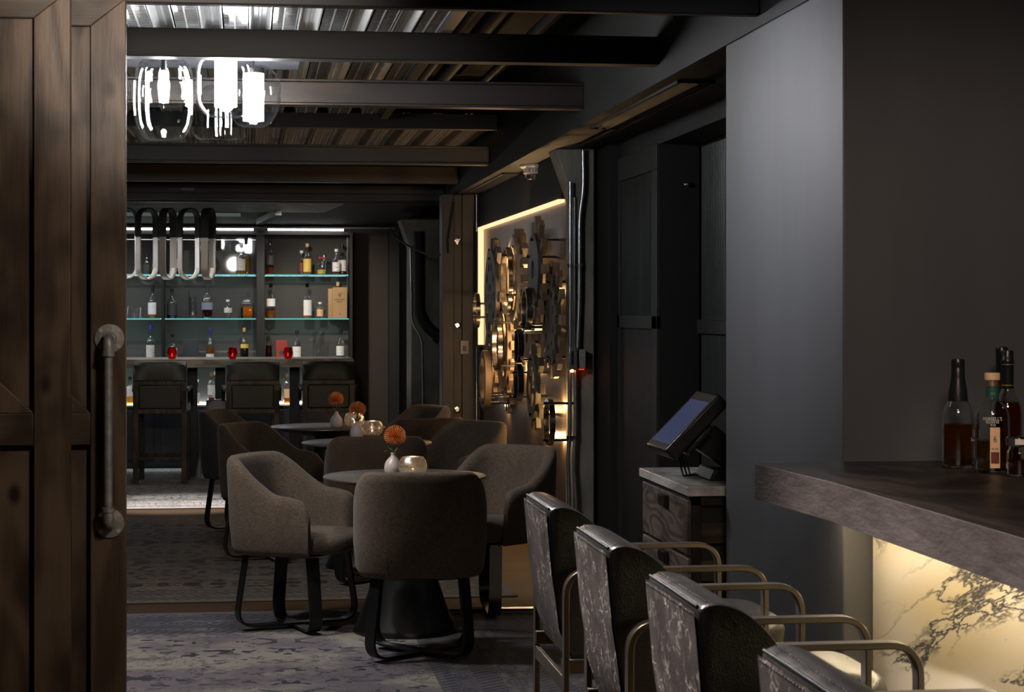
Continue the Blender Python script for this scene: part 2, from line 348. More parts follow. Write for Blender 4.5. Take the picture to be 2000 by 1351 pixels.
# ---------------------------------------------------------------- mesh helpers
class MB:
    def __init__(s): s.v, s.f = [], []
    def add(s, vs, fs):
        b = len(s.v); s.v += [tuple(v) for v in vs]; s.f += [tuple(i+b for i in f) for f in fs]; return s
    def box(s, x0, x1, y0, y1, z0, z1):
        vs = [(x, y, z) for x in (x0, x1) for y in (y0, y1) for z in (z0, z1)]
        return s.add(vs, [(0, 1, 3, 2), (4, 6, 7, 5), (0, 4, 5, 1), (2, 3, 7, 6), (0, 2, 6, 4), (1, 5, 7, 3)])
    def obox(s, c, size, rot=None):
        m = rot or Matrix.Identity(3)
        vs = [Vector(c)+m @ Vector((a*size[0]/2, b*size[1]/2, d*size[2]/2)) for a in (-1, 1) for b in (-1, 1) for d in (-1, 1)]
        return s.add(vs, [(0, 1, 3, 2), (4, 6, 7, 5), (0, 4, 5, 1), (2, 3, 7, 6), (0, 2, 6, 4), (1, 5, 7, 3)])
    def prism(s, poly, a0, a1, axis='x'):
        """poly is a 2-D outline; extruded from a0 to a1 along the axis"""
        def P(u, v, a): return {'x': (a, u, v), 'y': (u, a, v), 'z': (u, v, a)}[axis]
        n = len(poly)
        vs = [P(u, v, a0) for u, v in poly]+[P(u, v, a1) for u, v in poly]
        fs = [(i, (i+1) % n, n+(i+1) % n, n+i) for i in range(n)]+[tuple(range(n))[::-1], tuple(range(n, 2*n))]
        return s.add(vs, fs)
    def loops(s, rings, closed=True, caps=True):
        n = len(rings[0]); vs = [v for r in rings for v in r]; fs = []
        for i in range(len(rings)-1):
            for j in range(n if closed else n-1):
                k = (j+1) % n
                fs.append((i*n+j, i*n+k, (i+1)*n+k, (i+1)*n+j))
        if caps: fs += [tuple(range(n))[::-1], tuple(range((len(rings)-1)*n, len(rings)*n))]
        return s.add(vs, fs)
    def lathe(s, prof, n=24, c=(0, 0, 0), sq=2., depth=1., caps=True):
        rings = []
        for r, z in prof:
            ring = []
            for i in range(n):
                a = 2*PI*i/n+PI/n
                ca, sa = math.cos(a), math.sin(a)
                k = 1/(abs(ca)**sq+abs(sa)**sq)**(1/sq)
                ring.append((c[0]+r*k*ca, c[1]+r*k*sa*depth, c[2]+z))
            rings.append(ring)
        return s.loops(rings, True, caps)
    def cyl(s, p0, p1, r0, r1=None, n=16):
        return s.tube([p0, p1], [r0, r0 if r1 is None else r1], n)
    def tube(s, pts, r, n=12):
        pts = [Vector(p) for p in pts]; rr = r if isinstance(r, (list, tuple)) else [r]*len(pts)
        rings = []; up = None
        for i, p in enumerate(pts):
            d = (pts[min(i+1, len(pts)-1)]-pts[max(i-1, 0)]).normalized()
            if up is None: up = Vector((0, 0, 1)) if abs(d.z) < .9 else Vector((1, 0, 0))
            a = d.cross(up).normalized(); b = d.cross(a).normalized(); up = -b if (-b).dot(up) > 0 else b
            rings.append([p+(a*math.cos(2*PI*k/n)+b*math.sin(2*PI*k/n))*rr[i] for k in range(n)])
        return s.loops(rings)
    def strap(s, pts, wv, w, th):
        """a flat bar bent along pts: w wide along wv, th thick"""
        pts = [Vector(p) for p in pts]; wv = Vector(wv).normalized(); rings = []
        for i, p in enumerate(pts):
            d = (pts[min(i+1, len(pts)-1)]-pts[max(i-1, 0)]).normalized()
            n = d.cross(wv).normalized()
            rings.append([p+wv*w/2+n*th/2, p-wv*w/2+n*th/2, p-wv*w/2-n*th/2, p+wv*w/2-n*th/2])
        return s.loops(rings)
    def build(s, name, mat, parent=None, smooth=35, bevel=0., sub=0, segs=2, weld=False):
        me = bpy.data.meshes.new(name); me.from_pydata(s.v, [], s.f)
        bm = bmesh.new(); bm.from_mesh(me)
        if weld: bmesh.ops.remove_doubles(bm, verts=bm.verts, dist=1e-5)
        bmesh.ops.recalc_face_normals(bm, faces=bm.faces); bm.to_mesh(me); bm.free()
        if smooth:
            for p in me.polygons: p.use_smooth = True
            if smooth < 180: me.set_sharp_from_angle(angle=R(smooth))
        me.materials.append(M[mat] if isinstance(mat, str) else mat)
        o = bpy.data.objects.new(name, me); C.objects.link(o)
        if parent: o.parent = parent
        if bevel:
            b = o.modifiers.new('bevel', 'BEVEL'); b.width = bevel; b.segments = segs; b.limit_method = 'ANGLE'; b.angle_limit = R(40)
            b.harden_normals = False
        if sub:
            d = o.modifiers.new('sub', 'SUBSURF'); d.levels = sub; d.render_levels = sub
        return o
def fillet(pts, r, n=6):
    pts = [Vector(p) for p in pts]; res = [pts[0]]
    for i in range(1, len(pts)-1):
        a, b, c = pts[i-1], pts[i], pts[i+1]
        u, v = (a-b), (c-b)
        rr = min(r, u.length*.49, v.length*.49)
        p0, p1 = b+u.normalized()*rr, b+v.normalized()*rr
        for k in range(n+1):
            q = k/n
            res.append(p0*(1-q)**2+b*2*q*(1-q)+p1*q*q)
    return res+[pts[-1]]
def tag(o, label=None, cat=None, group=None, kind='thing'):
    if label: o['label'] = label
    if cat: o['category'] = cat
    if group: o['group'] = group
    if kind: o['kind'] = kind
    return o
def thing(name, label, cat, loc=(0, 0, 0), rz=0., group=None):
    o = bpy.data.objects.new(name, None); C.objects.link(o); o.empty_display_size = .1
    o.location = loc; o.rotation_euler = (0, 0, rz)
    return tag(o, label, cat, group)
def struct(mb, name, mat, label, cat, **kw):
    return tag(mb.build(name, mat, **kw), label, cat, None, 'structure')
def dup(o, parent=None, **kw):
    c = o.copy(); C.objects.link(c); c.parent = parent
    for ch in list(o.children): dup(ch, c)
    return c
def dupthing(o, loc, rz, label, group=None):
    c = dup(o); c.location = loc; c.rotation_euler = (0, 0, rz); c['label'] = label
    if group: c['group'] = group
    return c
def lettering(txt, size, mat, parent, loc, rot=(PI/2, 0, 0), bend=0., name='lettering', sx=1.):
    cu = bpy.data.curves.new(name, 'FONT'); cu.body = txt; cu.size = size; cu.align_x = 'CENTER'; cu.align_y = 'CENTER'; cu.extrude = .0002
    tmp = bpy.data.objects.new(name, cu); C.objects.link(tmp)
    bpy.context.view_layer.update()
    me = bpy.data.meshes.new_from_object(tmp.evaluated_get(bpy.context.evaluated_depsgraph_get()))
    bpy.data.objects.remove(tmp)
    for v in me.vertices: v.co.x *= sx
    if bend:
        for v in me.vertices:
            a = v.co.x/bend; rr = bend+v.co.z
            v.co.x, v.co.z = rr*math.sin(a), rr*math.cos(a)-bend
    me.materials.clear(); me.materials.append(M[mat])
    o = bpy.data.objects.new(name, me); C.objects.link(o); o.parent = parent; o.location = loc; o.rotation_euler = rot
    return o
def lightobj(kind, name, loc, energy, col=(1, 1, 1), size=.1, target=None, **kw):
    l = bpy.data.lights.new(name, kind); l.energy = energy; l.color = col
    if kind == 'AREA':
        l.shape = 'RECTANGLE'; l.size = size; l.size_y = kw.pop('size_y', size)
    else: l.shadow_soft_size = size
    for k, v in kw.items(): setattr(l, k, v)
    o = bpy.data.objects.new(name, l); C.objects.link(o); o.location = loc
    if target is not None:
        o.rotation_euler = (Vector(target)-Vector(loc)).to_track_quat('-Z', 'Y').to_euler()
    return o
# ================================================================ the setting
SX, SZ = 1.69, 2.44          # face and underside of the service soffit
struct(MB().box(-5, 3.3, -2.6, 20, -.1, 0), 'floor', 'floor', 'oak board floor of the lounge', 'floor')
struct(MB().box(-5, 3.3, -2.6, 20, 3.05, 3.15), 'ceiling', 'void', 'dark painted ceiling above the beams', 'ceiling')
struct(MB().box(-5.1, -5, -2.6, 20, 0, 3.05), 'wall_left', 'soffit', 'dark wall on the left', 'wall')
struct(MB().box(3.3, 3.4, -2.6, 20, 0, 3.05), 'wall_right', 'soffit', 'dark wall on the right behind the bar', 'wall')
struct(MB().box(-5, 3.3, -2.7, -2.6, 0, 3.05), 'wall_front', 'soffit', 'dark wall behind the viewer', 'wall')
struct(MB().box(-5, 3.3, 19.6, 19.7, 0, 3.05), 'wall_back', 'softwall', 'taupe back wall beside the bottle shelves', 'wall')
struct(MB().box(-5, -.62, 6.62, 6.78, 0, 3.05), 'wall_partition', 'soffit', 'partition wall behind the sliding doors', 'wall')
hz = pl(700, 14, Y=6.45).z
struct(MB().box(-5, SX, 6.45, 6.50, hz, 3.05), 'trim_1', 'beam', 'dark timber header over the opening', 'beam', bevel=.006)
struct(MB().box(SX, 2.12, 5.525, 17.2, SZ, 3.05).box(2.12, 3.3, 5.525, 6.93, SZ, 3.05), 'trim_2', 'soffit', 'charcoal soffit with air grilles above the right wall', 'soffit')
struct(MB().box(SX, 3.3, 5.525, 6.93, 0, SZ), 'column', 'column', 'wide blue grey column beside the bar counter', 'column', bevel=.006)
# right wall: panelled bay, recess with corrugated sheet
wy = pl(1290, 500, X=2.1).y
struct(MB().box(2.1, 2.3, wy, 11.72, 0, SZ), 'wall_panelled', 'panel', 'slate panelled wall bay beside the recess', 'wall')
struct(MB().box(2.1, 2.3, 6.93, wy, 2.35, SZ), 'trim_3', 'panel', 'slate fascia over the wall recess', 'trim')
struct(MB().box(2.315, 2.4, 6.93, wy+.2, 0, 2.44), 'wall_recess', 'blackmatte', 'back of the dark wall recess', 'wall')
struct(MB().box(2.1, 2.3, wy-.006, wy-.0005, 0, 2.35), 'trim_7', 'blackmatte', 'added black sheet darkening the jamb of the wall recess', 'trim')  # thin black sheet added to keep the lit jamb face dark
def corrugated(y0, y1, z0, z1, X, pitch=.034, amp=.012):
    n = int((y1-y0)/pitch)*6; prof = []
    for i in range(n+1):
        y = y0+(y1-y0)*i/n
        prof.append((X-amp*.5*(1+math.cos(2*PI*(y-y0)/pitch)), y))
    rings = [[(x, y, z0) for x, y in prof], [(x, y, z1) for x, y in prof]]
    return MB().loops(rings, closed=False, caps=False)
pn = thing('corrugated_screen', 'tall corrugated steel panel deep in the dark recess above the register', 'panel', (0, 0, 0))
corrugated(7.2, wy-.05, 1.45, 2.33, 2.312).build('upper_sheet', 'corr', pn, smooth=60)
corrugated(7.2, wy-.05, .1, 1.38, 2.312).build('lower_sheet', 'corr', pn, smooth=60)
MB().box(2.285, 2.314, 7.1, wy-.02, 1.38, 1.45).build('rail', 'panel', pn, bevel=.003)
sp_ = thing('fluted_screen', 'slate framed wall panel with fluted infill beside the recess', 'panel', (0, 0, 0))
y0, y1 = wy+.0, pl(1213, 500, X=2.1).y
MB().box(2.078, 2.1, y0, y1, 2.22, 2.35).box(2.078, 2.1, y0, y1, 1.40, 1.47).box(2.078, 2.1, y0, y0+.12, 0, 2.22).box(2.078, 2.1, y1-.06, y1, 0, 2.22).box(2.078, 2.1, y0+.12, y1-.06, 0, .12).build('frame', 'panel', sp_, bevel=.003)
corrugated(y0+.12, y1-.06, 1.47, 2.22, 2.098, .03, .008).build('fluted_sheet', 'corr', sp_, smooth=60)
corrugated(y0+.12, y1-.06, .12, 1.40, 2.098, .06, .004).build('lower_board', 'panel', sp_, smooth=60)
struct(MB().box(2.04, 2.1, y1+.03, 11.72, 0, SZ), 'trim_4', 'blackmatte', 'black strip in place of the shaded gap beside the concrete post', 'trim')  # solid strip; the shade of the gap is put into its colour
struct(MB().box(2.035, 2.1, 11.66, 11.78, 0, SZ), 'trim_5', 'plum', 'plum grey strip beside the concrete post', 'trim')
tag(MB().lathe([(0, 0), (.012, 0), (.012, .006), (.006, .012), (0, .012)], 12).build('mounted_stud', 'chrome'), 'small round metal stud on the jamb of the dark recess', 'stud')
bpy.data.objects['mounted_stud'].location = pl(1340, 360, Y=wy-.018); bpy.data.objects['mounted_stud'].rotation_euler = (PI/2, 0, 0)

# ---- concrete post with corbel and the gear wall behind it
PX0, PX1, PY = pl(1119, 600, Y=11.5).x, pl(1161, 600, Y=11.5).x, 11.5
cb = pl(1085, 293, Y=PY).x
post = MB().box(PX0+.005, PX1, PY, 11.8, 0, SZ)
post.prism([(cb, SZ), (PX0+.02, SZ), (PX0+.02, SZ-.33), (PX0+.005, SZ-.30)], PY+.02, 11.78, 'y')
struct(post, 'pillar', 'concrete', 'rough concrete post with flared head carrying conduits', 'post', bevel=.008)
GX = 1.9
struct(MB().box(GX, GX+.1, 11.8, 16.3, 0, 2.165), 'wall_gears', 'gearwall', 'brushed bronze wall behind the gears', 'wall')
struct(MB().box(GX-.03, GX+.1, 11.8, 16.3, 2.165, SZ), 'trim_6', 'soffit', 'dark band above the lit gear wall', 'trim')
led = thing('mounted_strip_light', 'warm glowing strip light framing the top and far side of the gear wall', 'strip light', (GX-.02, 11.85, 2.15))
def rel(o, mb):
    mb.v = [(x-o.location[0], y-o.location[1], z-o.location[2]) for x, y, z in mb.v]; return mb
rel(led, MB().box(GX-.045, GX-.005, 11.82, 16.0, 2.145, 2.163)).build('top_light', 'warmled', led)
rel(led, MB().box(GX-.045, GX-.005, 15.93, 16.0, 1.22, 2.143)).build('side_light', 'warmled', led)
rel(led, MB().box(GX-.062, GX-.055, 15.90, 16.01, 1.2, 2.13).box(GX-.062, GX-.002, 16.003, 16.01, 1.2, 2.13)).build('shield', 'steel', led)  # added plates keeping the strip's light off the steel column

# ---- bolted steel column, dark pipe, concrete column in the far corner
fx0, fx1 = pl(864, 600, Y=16.15).x, pl(927, 600, Y=16.15).x
w = fx1-fx0
struct(MB().box(fx0, fx0+w*.36, 16.15, 16.4, 0, SZ).box(fx0+w*.36, fx0+w*.62, 16.19, 16.4, 0, SZ).box(fx0+w*.62, fx1, 16.17, 16.4, 0, SZ),
       'column_steel', 'plum', 'bolted steel column at the far end of the gear wall', 'column', bevel=.004)
for py, lb in ((470, 'round steel bolt plate high on the steel column'), (635, 'round steel bolt plate at mid height on the steel column'), (800, 'round steel bolt plate low on the steel column behind the chairs')):
    p = pl(893, py, Y=16.185)
    b = tag(MB().lathe([(.0, 0), (.030, 0), (.030, .008), (.018, .012), (.014, .012), (.014, .022), (0, .022)], 16).build('mounting_bolt', 'chrome'), lb, 'bolt', 'bolts on the steel column')
    b.location = p; b.rotation_euler = (PI/2, 0, 0)
p = pl(907, 678, Y=16.17)
sw = thing('wall_switch', 'small dark switch plate with red button on the steel column', 'switch', p)
MB().box(-.036, .036, -.012, 0, -.058, .058).build('plate', 'grey', sw, bevel=.004)
MB().box(-.014, .014, -.022, -.012, -.030, .012).build('button', 'labelr', sw, bevel=.003)
tag(MB().tube([(fx1+.012, 16.12, 0), (fx1+.012, 16.12, SZ)], .011).build('conduit', 'conduit'), 'thin vertical conduit beside the bolted steel column', 'conduit')
px0, px1 = pl(803, 600, Y=17.6).x, pl(858, 600, Y=17.6).x
cx = pl(822, 450, Y=17.6).x
struct(MB().box(px0, px1, 17.6, 18.1, 0, 2.3).prism([(pl(782, 447, Y=17.6).x, 2.3), (px0+.01, 2.3), (px0+.01, 2.0)], 17.62, 18.0, 'y'),
       'column_concrete', 'concrete', 'concrete column with flared head in the far corner', 'column', bevel=.008)
bx = pl(762, 600, Y=19.3).x
struct(MB().box(bx, bx+.10, 19.45, 19.6, 0, 2.3), 'column_dark', 'panel', 'dark square post against the taupe back wall', 'column')
dp = [pl(818, 452, Y=17.52), pl(818, 610, Y=17.52), pl(836, 640, Y=17.52), pl(856, 655, Y=17.52)]
dr = thing('drain_pipe', 'fat black drain pipe bending right on the far concrete column', 'pipe', (dp[0].x, 17.52, 1.2))
rel(dr, MB().tube(fillet(dp, .1, 5), .05, 14)).build('pipe', 'blackmatte', dr, smooth=60)
q = dp[-1]; rel(dr, MB().tube([q+Vector((-.01, 0, .01)), q+Vector((.03, 0, -.025))], .066, 14)).build('collar', 'blackmatte', dr)
tag(MB().tube(fillet([pl(801, 480, Y=17.54), pl(803, 630, Y=17.54), pl(824, 660, Y=17.54), pl(826, 800, Y=17.54), Vector((pl(826, 800, Y=17.54).x, 17.54, .01))], .12, 5), .010, 8).build('conduit', 'conduit', smooth=60),
    'thin bent conduit running down the far concrete column', 'conduit')
cw = [pl(762, 445, Y=17.3)]
for k in range(9):
    t = k/8; cw.append(pl(770+105*t, 462+40*math.sin(t*PI*.62)-6*t, Y=17.3-1.15*t))
cw += [pl(874, 470, Y=16.12), pl(886, 395, Y=16.12)]
tag(MB().tube(cw, .008, 8).build('hanging_cable', 'blackmatte', smooth=60), 'black cable drooping between the far column and the steel column', 'cable')

# ---- beams, metal decks and pipes overhead
BZ0, BZ1 = 2.512, 2.643
def beam(n, px, py, mat, lab, dep=.10, x1=SX, z0=BZ0, z1=BZ1, flange=True):
    y = pl(px, py, X=x1).y
    mb = MB()
    if flange:
        mb.box(-5, x1, y, y+dep, z0, z0+.014).box(-5, x1, y, y+dep, z1-.014, z1).box(-5, x1, y+.012, y+dep-.012, z0+.014, z1-.014)
    else: mb.box(-5, x1, y, y+dep, z0, z1)
    struct(mb, n, mat, lab, 'beam', bevel=.003)
    return y
YA = beam('beam_1', 1287, 131, 'beam', 'nearest blackened beam crossing in front of the glass pendants', flange=False, z1=2.627)
YB = beam('beam_2', 1141, 214, 'rust', 'rust streaked steel beam behind the glass pendants')
YC = beam('beam_3', 956, 320, 'beam', 'dark beam below the second metal deck')
YD = beam('beam_4', 896, 354, 'beam', 'dark beam just before the grey boxed beam', flange=False)
YE = 17.1
struct(MB().box(-5, SX, YE, YE+.12, pl(560, 391, Y=YE).z, pl(560, 361, Y=YE).z).box(-5, SX, YE-.02, YE, pl(560, 391, Y=YE).z, pl(560, 378, Y=YE).z), 'beam_5', 'panel', 'grey boxed beam in front of the far bar', 'beam', bevel=.004)
for k, (x, c, lb) in enumerate(((339, 'labeld', 'small black sticker on the grey boxed beam'), (366, 'capblue', 'small blue sticker on the grey boxed beam'))):
    p = pl(x, 369, Y=YE); tag(MB().box(p.x-.055, p.x+.055, YE-.003, YE, p.z-.012, p.z+.012).build('sticker', c), lb, 'sticker')
DZ = 2.75
def deck(x0, x1, y0, y1, z, lab, name, slots=True):
    """metal roof deck: raised smooth channels between louvred strips"""
    mb = MB(); lv = MB(); per = .21; n = int((x1-x0)/per)+1
    for i in range(n):
        a = x1-(i+1)*per
        # channel: sides sloping up to a crown with a rib
        pr = [(a, z), (a+.012, z), (a+.026, z+.045), (a+.044, z+.045), (a+.048, z+.038), (a+.058, z+.038), (a+.062, z+.045), (a+.080, z+.045), (a+.094, z), (a+.106, z)]
        mb.loops([[(x, y0, zz) for x, zz in pr], [(x, y1, zz) for x, zz in pr]], closed=False, caps=False)
        mb.box(a+.150, a+.156, y0, y1, z, z+.012).box(a+.100, a+.106, y0, y1, z, z+.012).box(a+per-.002, a+per+.004, y0, y1, z, z+.012)
        if slots:
            for xa, xb in ((a+.106, a+.150), (a+.156, a+.208)):
                m = int((y1-y0)/.040)
                for j in range(m):
                    yy = y0+j*.040; w_ = .013
                    lv.add([(xa, yy, z+.0036), (xb, yy, z+.0036), (xb, yy+w_, z+.001), (xa, yy+w_, z+.001), ((xa+xb)/2, yy-.003, z+.0026), ((xa+xb)/2, yy+w_-.003, z)],
                           [(0, 4, 5, 3), (4, 1, 2, 5)])
        else:
            pr2 = [(a+.106+.104*k/8, z+.006*(k % 2)) for k in range(9)]
            mb.loops([[(x, y0, zz) for x, zz in pr2], [(x, y1, zz) for x, zz in pr2]], closed=False, caps=False)
    o = struct(mb, name, 'galv', lab, 'ceiling deck', smooth=0)
    if slots: lv.build('louvres', 'louver', o, smooth=0)
    return o
deck(-2.9, .85, 6.62, 12.75, DZ, 'louvred galvanised deck over the front tables', 'ceiling_deck')
deck(-2.9, 1.64, 13.3, 16.9, DZ+.02, 'ribbed metal deck over the rear tables', 'ceiling_deck_rear', False).data.materials[0] = pm('dull ribbed deck', (.30, .25, .20), .4, .8, (.20, .17, .14), 3, (1, .1, 1))
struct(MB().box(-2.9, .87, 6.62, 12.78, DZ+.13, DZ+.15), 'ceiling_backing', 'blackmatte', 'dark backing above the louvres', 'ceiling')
struct(MB().box(-5, 1.66, 13.2, 13.28, 2.70, 2.80), 'beam_6', 'beam', 'slim dark joist at the front edge of the rear deck', 'beam')
struct(MB().box(.85, .90, 6.62, 12.78, 2.72, 2.80).box(1.64, 1.67, 13.3, 16.9, 2.74, 2.80), 'beam_7', 'steel', 'steel edge angle along the metal decks', 'beam')
for (x, z, r, lb) in ((1.02, 2.86, .032, 'dark ceiling pipe running nearest the metal deck'), (1.20, 2.93, .045, 'fat dark ceiling pipe in the void between deck and soffit'), (1.42, 2.88, .024, 'thin dark ceiling pipe nearest the soffit')):
    tag(MB().tube([(x, 6.65, z), (x, 13.1, z)], r).build('ceiling_pipe', 'soffit', smooth=60), lb, 'pipe', 'pipes in the ceiling void')
# bulkhead over the far bar
zf, zb = 2.425, pl(560, 443, Y=19.2).z
bk = MB(); x1f, x1b = SX-.02, pl(762, 443, Y=19.2).x
bk.add([(-5, YE+.12, zf), (x1f, YE+.12, zf), (x1b, 19.2, zb), (-5, 19.2, zb), (-5, YE+.12, 3.05), (x1f, YE+.12, 3.05), (x1b, 19.2, 3.05), (-5, 19.2, 3.05)],
       [(0, 1, 2, 3), (4, 7, 6, 5), (0, 4, 5, 1), (1, 5, 6, 2), (2, 6, 7, 3), (3, 7, 4, 0)])
struct(bk, 'ceiling_bulkhead', 'void', 'dark bulkhead above the far bar', 'ceiling', smooth=0)
def slope(y): return zf+(zb-zf)*(y-YE-.12)/(19.2-YE-.12)
gr = thing('ceiling_grille', 'pale slatted ceiling grille above the far bar', 'grille', (0, 0, 0))
xr = pl(668, 400, Y=17.5).x
for k in range(12):
    y = 17.26+k*.055; z = slope(y)
    MB().box(-3.6, xr-k*.012, y, y+.03, z-.012, z).build('slat', 'corr', gr)
p = pl(525, 415, Y=17.9)
tag(MB().obox((p.x, 17.95, slope(17.95)-.05), (.06, .75, .05), Matrix.Rotation(R(12), 3, 'Z') @ Matrix.Rotation(R(-4), 3, 'X')).build('ceiling_strut', 'corr'), 'short flat strut on the bulkhead above the bottle shelves', 'strut')
tag(MB().box(-2.3, pl(470, 405, Y=18.0).x, 17.95, 18.3, slope(18.1)-.02, slope(18.1)-.004).build('ceiling_light', emi('dim troffer', (.7, .85, .75), .10)), 'dim greenish ceiling panel over the far bar', 'ceiling light')

# ---- soffit vents and fire strobes
def vent(a, b, X0, X1, lab):
    ya, yb = pl(*a, Z=SZ).y, pl(*b, Z=SZ).y
    v = thing('air_vent', lab, 'vent', ((X0+X1)/2, (ya+yb)/2, SZ))
    hx, hy = (X1-X0)/2, abs(yb-ya)/2
    fr = MB().box(-hx, -hx+.012, -hy, hy, -.012, 0).box(hx-.012, hx, -hy, hy, -.012, 0).box(-hx, hx, -hy, -hy+.012, -.012, 0).box(-hx, hx, hy-.012, hy, -.012, 0)
    fr.build('frame', 'panel', v)
    MB().box(-hx+.012, hx-.012, -hy+.012, hy-.012, -.003, 0).build('duct_opening', 'blackmatte', v)
    for k in (-1, 0, 1):
        MB().obox((k*hx*.5, 0, -.007), (.026, hy*2-.026, .003), Matrix.Rotation(R(35), 3, 'Y')).build('slat', 'soffit', v)
vent((1190, 248), (1385, 157), SX+.06, SX+.22, 'long slotted air grille in the soffit near the blue grey column')
vent((945, 372), (1010, 337), SX+.05, SX+.19, 'slotted air grille in the soffit beside the fire strobe')
def strobe(p, s, lab):
    f = thing('fire_alarm_ceiling', lab, 'fire alarm', p)
    MB().lathe([(0, 0), (.095, 0), (.095, -.014), (.082, -.022), (0, -.022)], 28).build('base_ring', 'white', f)
    MB().box(-.062, .062, -.062, .062, -.058, -.022).build('housing', 'white', f, bevel=.004)
    MB().lathe([(.056, -.058), (.056, -.078), (.045, -.094), (.02, -.10), (0, -.10)], 20).build('strobe_lens', 'lens', f)
    MB().box(-.022, .022, -.012, .012, -.082, -.058).build('flash_tube', 'chrome', f)
    lettering('F I R E', .034, 'ink', f, (0, -.0625, -.040))
    f.scale = (s, s, s)
strobe(pl(1043, 322, Z=SZ), 1., 'white fire strobe with FIRE lettering under the soffit near the gear wall')
strobe(pl(800, 447, Z=2.3), 1., 'small white fire strobe with FIRE lettering on the far corner column')

# ---- conduits and boxes on the concrete post
def conduit(pts, lab, r=.0125, off=.03, floor=False):
    pts = [pl(x, y, Y=PY-off) for x, y in pts]
    if floor: pts.append(Vector((pts[-1].x, pts[-1].y, .002)))
    c = thing('conduit', lab, 'conduit', pts[-1], group='conduits on the concrete post')
    rel(c, MB().tube(fillet(pts, .12, 4), r, 12)).build('tube', 'conduit', c, smooth=60)
    for z in (.75, 1.75):
        zs = [q.z for q in pts]
        if not min(zs)+.05 < z < max(zs)-.05: continue
        for qa, qb in zip(pts, pts[1:]):
            if qb.z <= z <= qa.z: a = qa.lerp(qb, (qa.z-z)/max(1e-6, qa.z-qb.z))
        rel(c, MB().tube([(a.x, a.y, z), (a.x, a.y, z+.018)], r+.005, 12).box(a.x, a.x+.019, a.y+.004, a.y+.012, z, z+.018)).build('clip', 'chrome', c)
conduit([(1114, 355), (1114, 680)], 'straight conduit left of the pair above the junction boxes')
conduit([(1139, 293), (1140, 370), (1132, 420), (1132, 580), (1128, 685)], 'conduit kinked below the flared head of the concrete post')
conduit([(1122, 385), (1122, 690)], 'thin middle conduit between two others on the post', .008, .010)
conduit([(1113, 720), (1113, 850), (1109, 890), (1112, 975)], 'left conduit dropping from the grey switch box', floor=True)
conduit([(1124, 720), (1124, 850), (1120, 900), (1126, 978)], 'right conduit dropping from the junction box', floor=True)
a, b = pl(1109, 677, Y=PY-.04), pl(1125, 722, Y=PY-.04)
jb = thing('junction_box', 'grey switch box with glowing amber indicator on the concrete post', 'switch box', a)
rel(jb, MB().box(a.x, b.x, PY-.09, PY-.012, b.z, a.z)).build('housing', 'conduit', jb, bevel=.004)
rel(jb, MB().box(a.x+.012, a.x+.026, PY-.093, PY-.09, b.z+.03, a.z-.025)).build('slot', 'black', jb)
rel(jb, MB().lathe([(0, 0), (.008, 0), (.008, .014), (0, .014)], 12, c=(a.x+.018, PY-.085, b.z-.012))).build('indicator', 'amberled', jb)
a, b = pl(1129, 682, Y=PY-.03), pl(1142, 720, Y=PY-.03)
jc = thing('junction_box', 'steel junction box with a red indicator below, right of the lit switch box', 'junction box', a)
rel(jc, MB().box(a.x, b.x, PY-.07, PY-.012, b.z, a.z)).build('housing', 'iron', jc, bevel=.004)
rel(jc, MB().box(a.x+.006, b.x-.006, PY-.05, PY-.02, b.z-.006, b.z)).build('indicator', 'redled', jc)

# ---- rugs
def rugobj(x0, x1, y0, y1, mat, lab, h=.009):
    o = MB().box(-(x1-x0)/2, (x1-x0)/2, -(y1-y0)/2, (y1-y0)/2, 0, h).build('rug', mat, bevel=.003)
    o.location = ((x0+x1)/2, (y0+y1)/2, .0005); tag(o, lab, 'rug')
ra = (-2.3, 1.42, 6.9, pl(450, 1198, Z=0).y)
rb = (-2.3, 1.41, pl(450, 1176, Z=0).y, pl(350, 1010, Z=0).y)
rc = (-3.2, 1.1, pl(350, 994, Z=0).y, 19.05)
def dims(r): return (r[1]-r[0])/2, (r[3]-r[2])/2
rugobj(*ra, rug('violet grey rug', *dims(ra), .62, (.30, .275, .24), (.165, .140, .158), (.034, .034, .050), (.15, .145, .15), (.09, .085, .10), .65, .62, 1.3, .57), 'faded violet and grey oriental rug under the nearest table')
rugobj(*rb, rug('brown rug', *dims(rb), .40, (.145, .115, .090), (.115, .092, .072), (.022, .012, .010), (.15, .125, .10), (.11, .092, .08), .35, .5, 5.1, .54), 'worn brown oriental rug under the middle tables')
rugobj(*rc, rug('grey rug', *dims(rc), .55, (.16, .155, .145), (.12, .115, .11), (.025, .024, .022), (.42, .39, .37), (.34, .32, .30), .5, .5, 8.3, .55), 'grey oriental rug in front of the far bar stools')
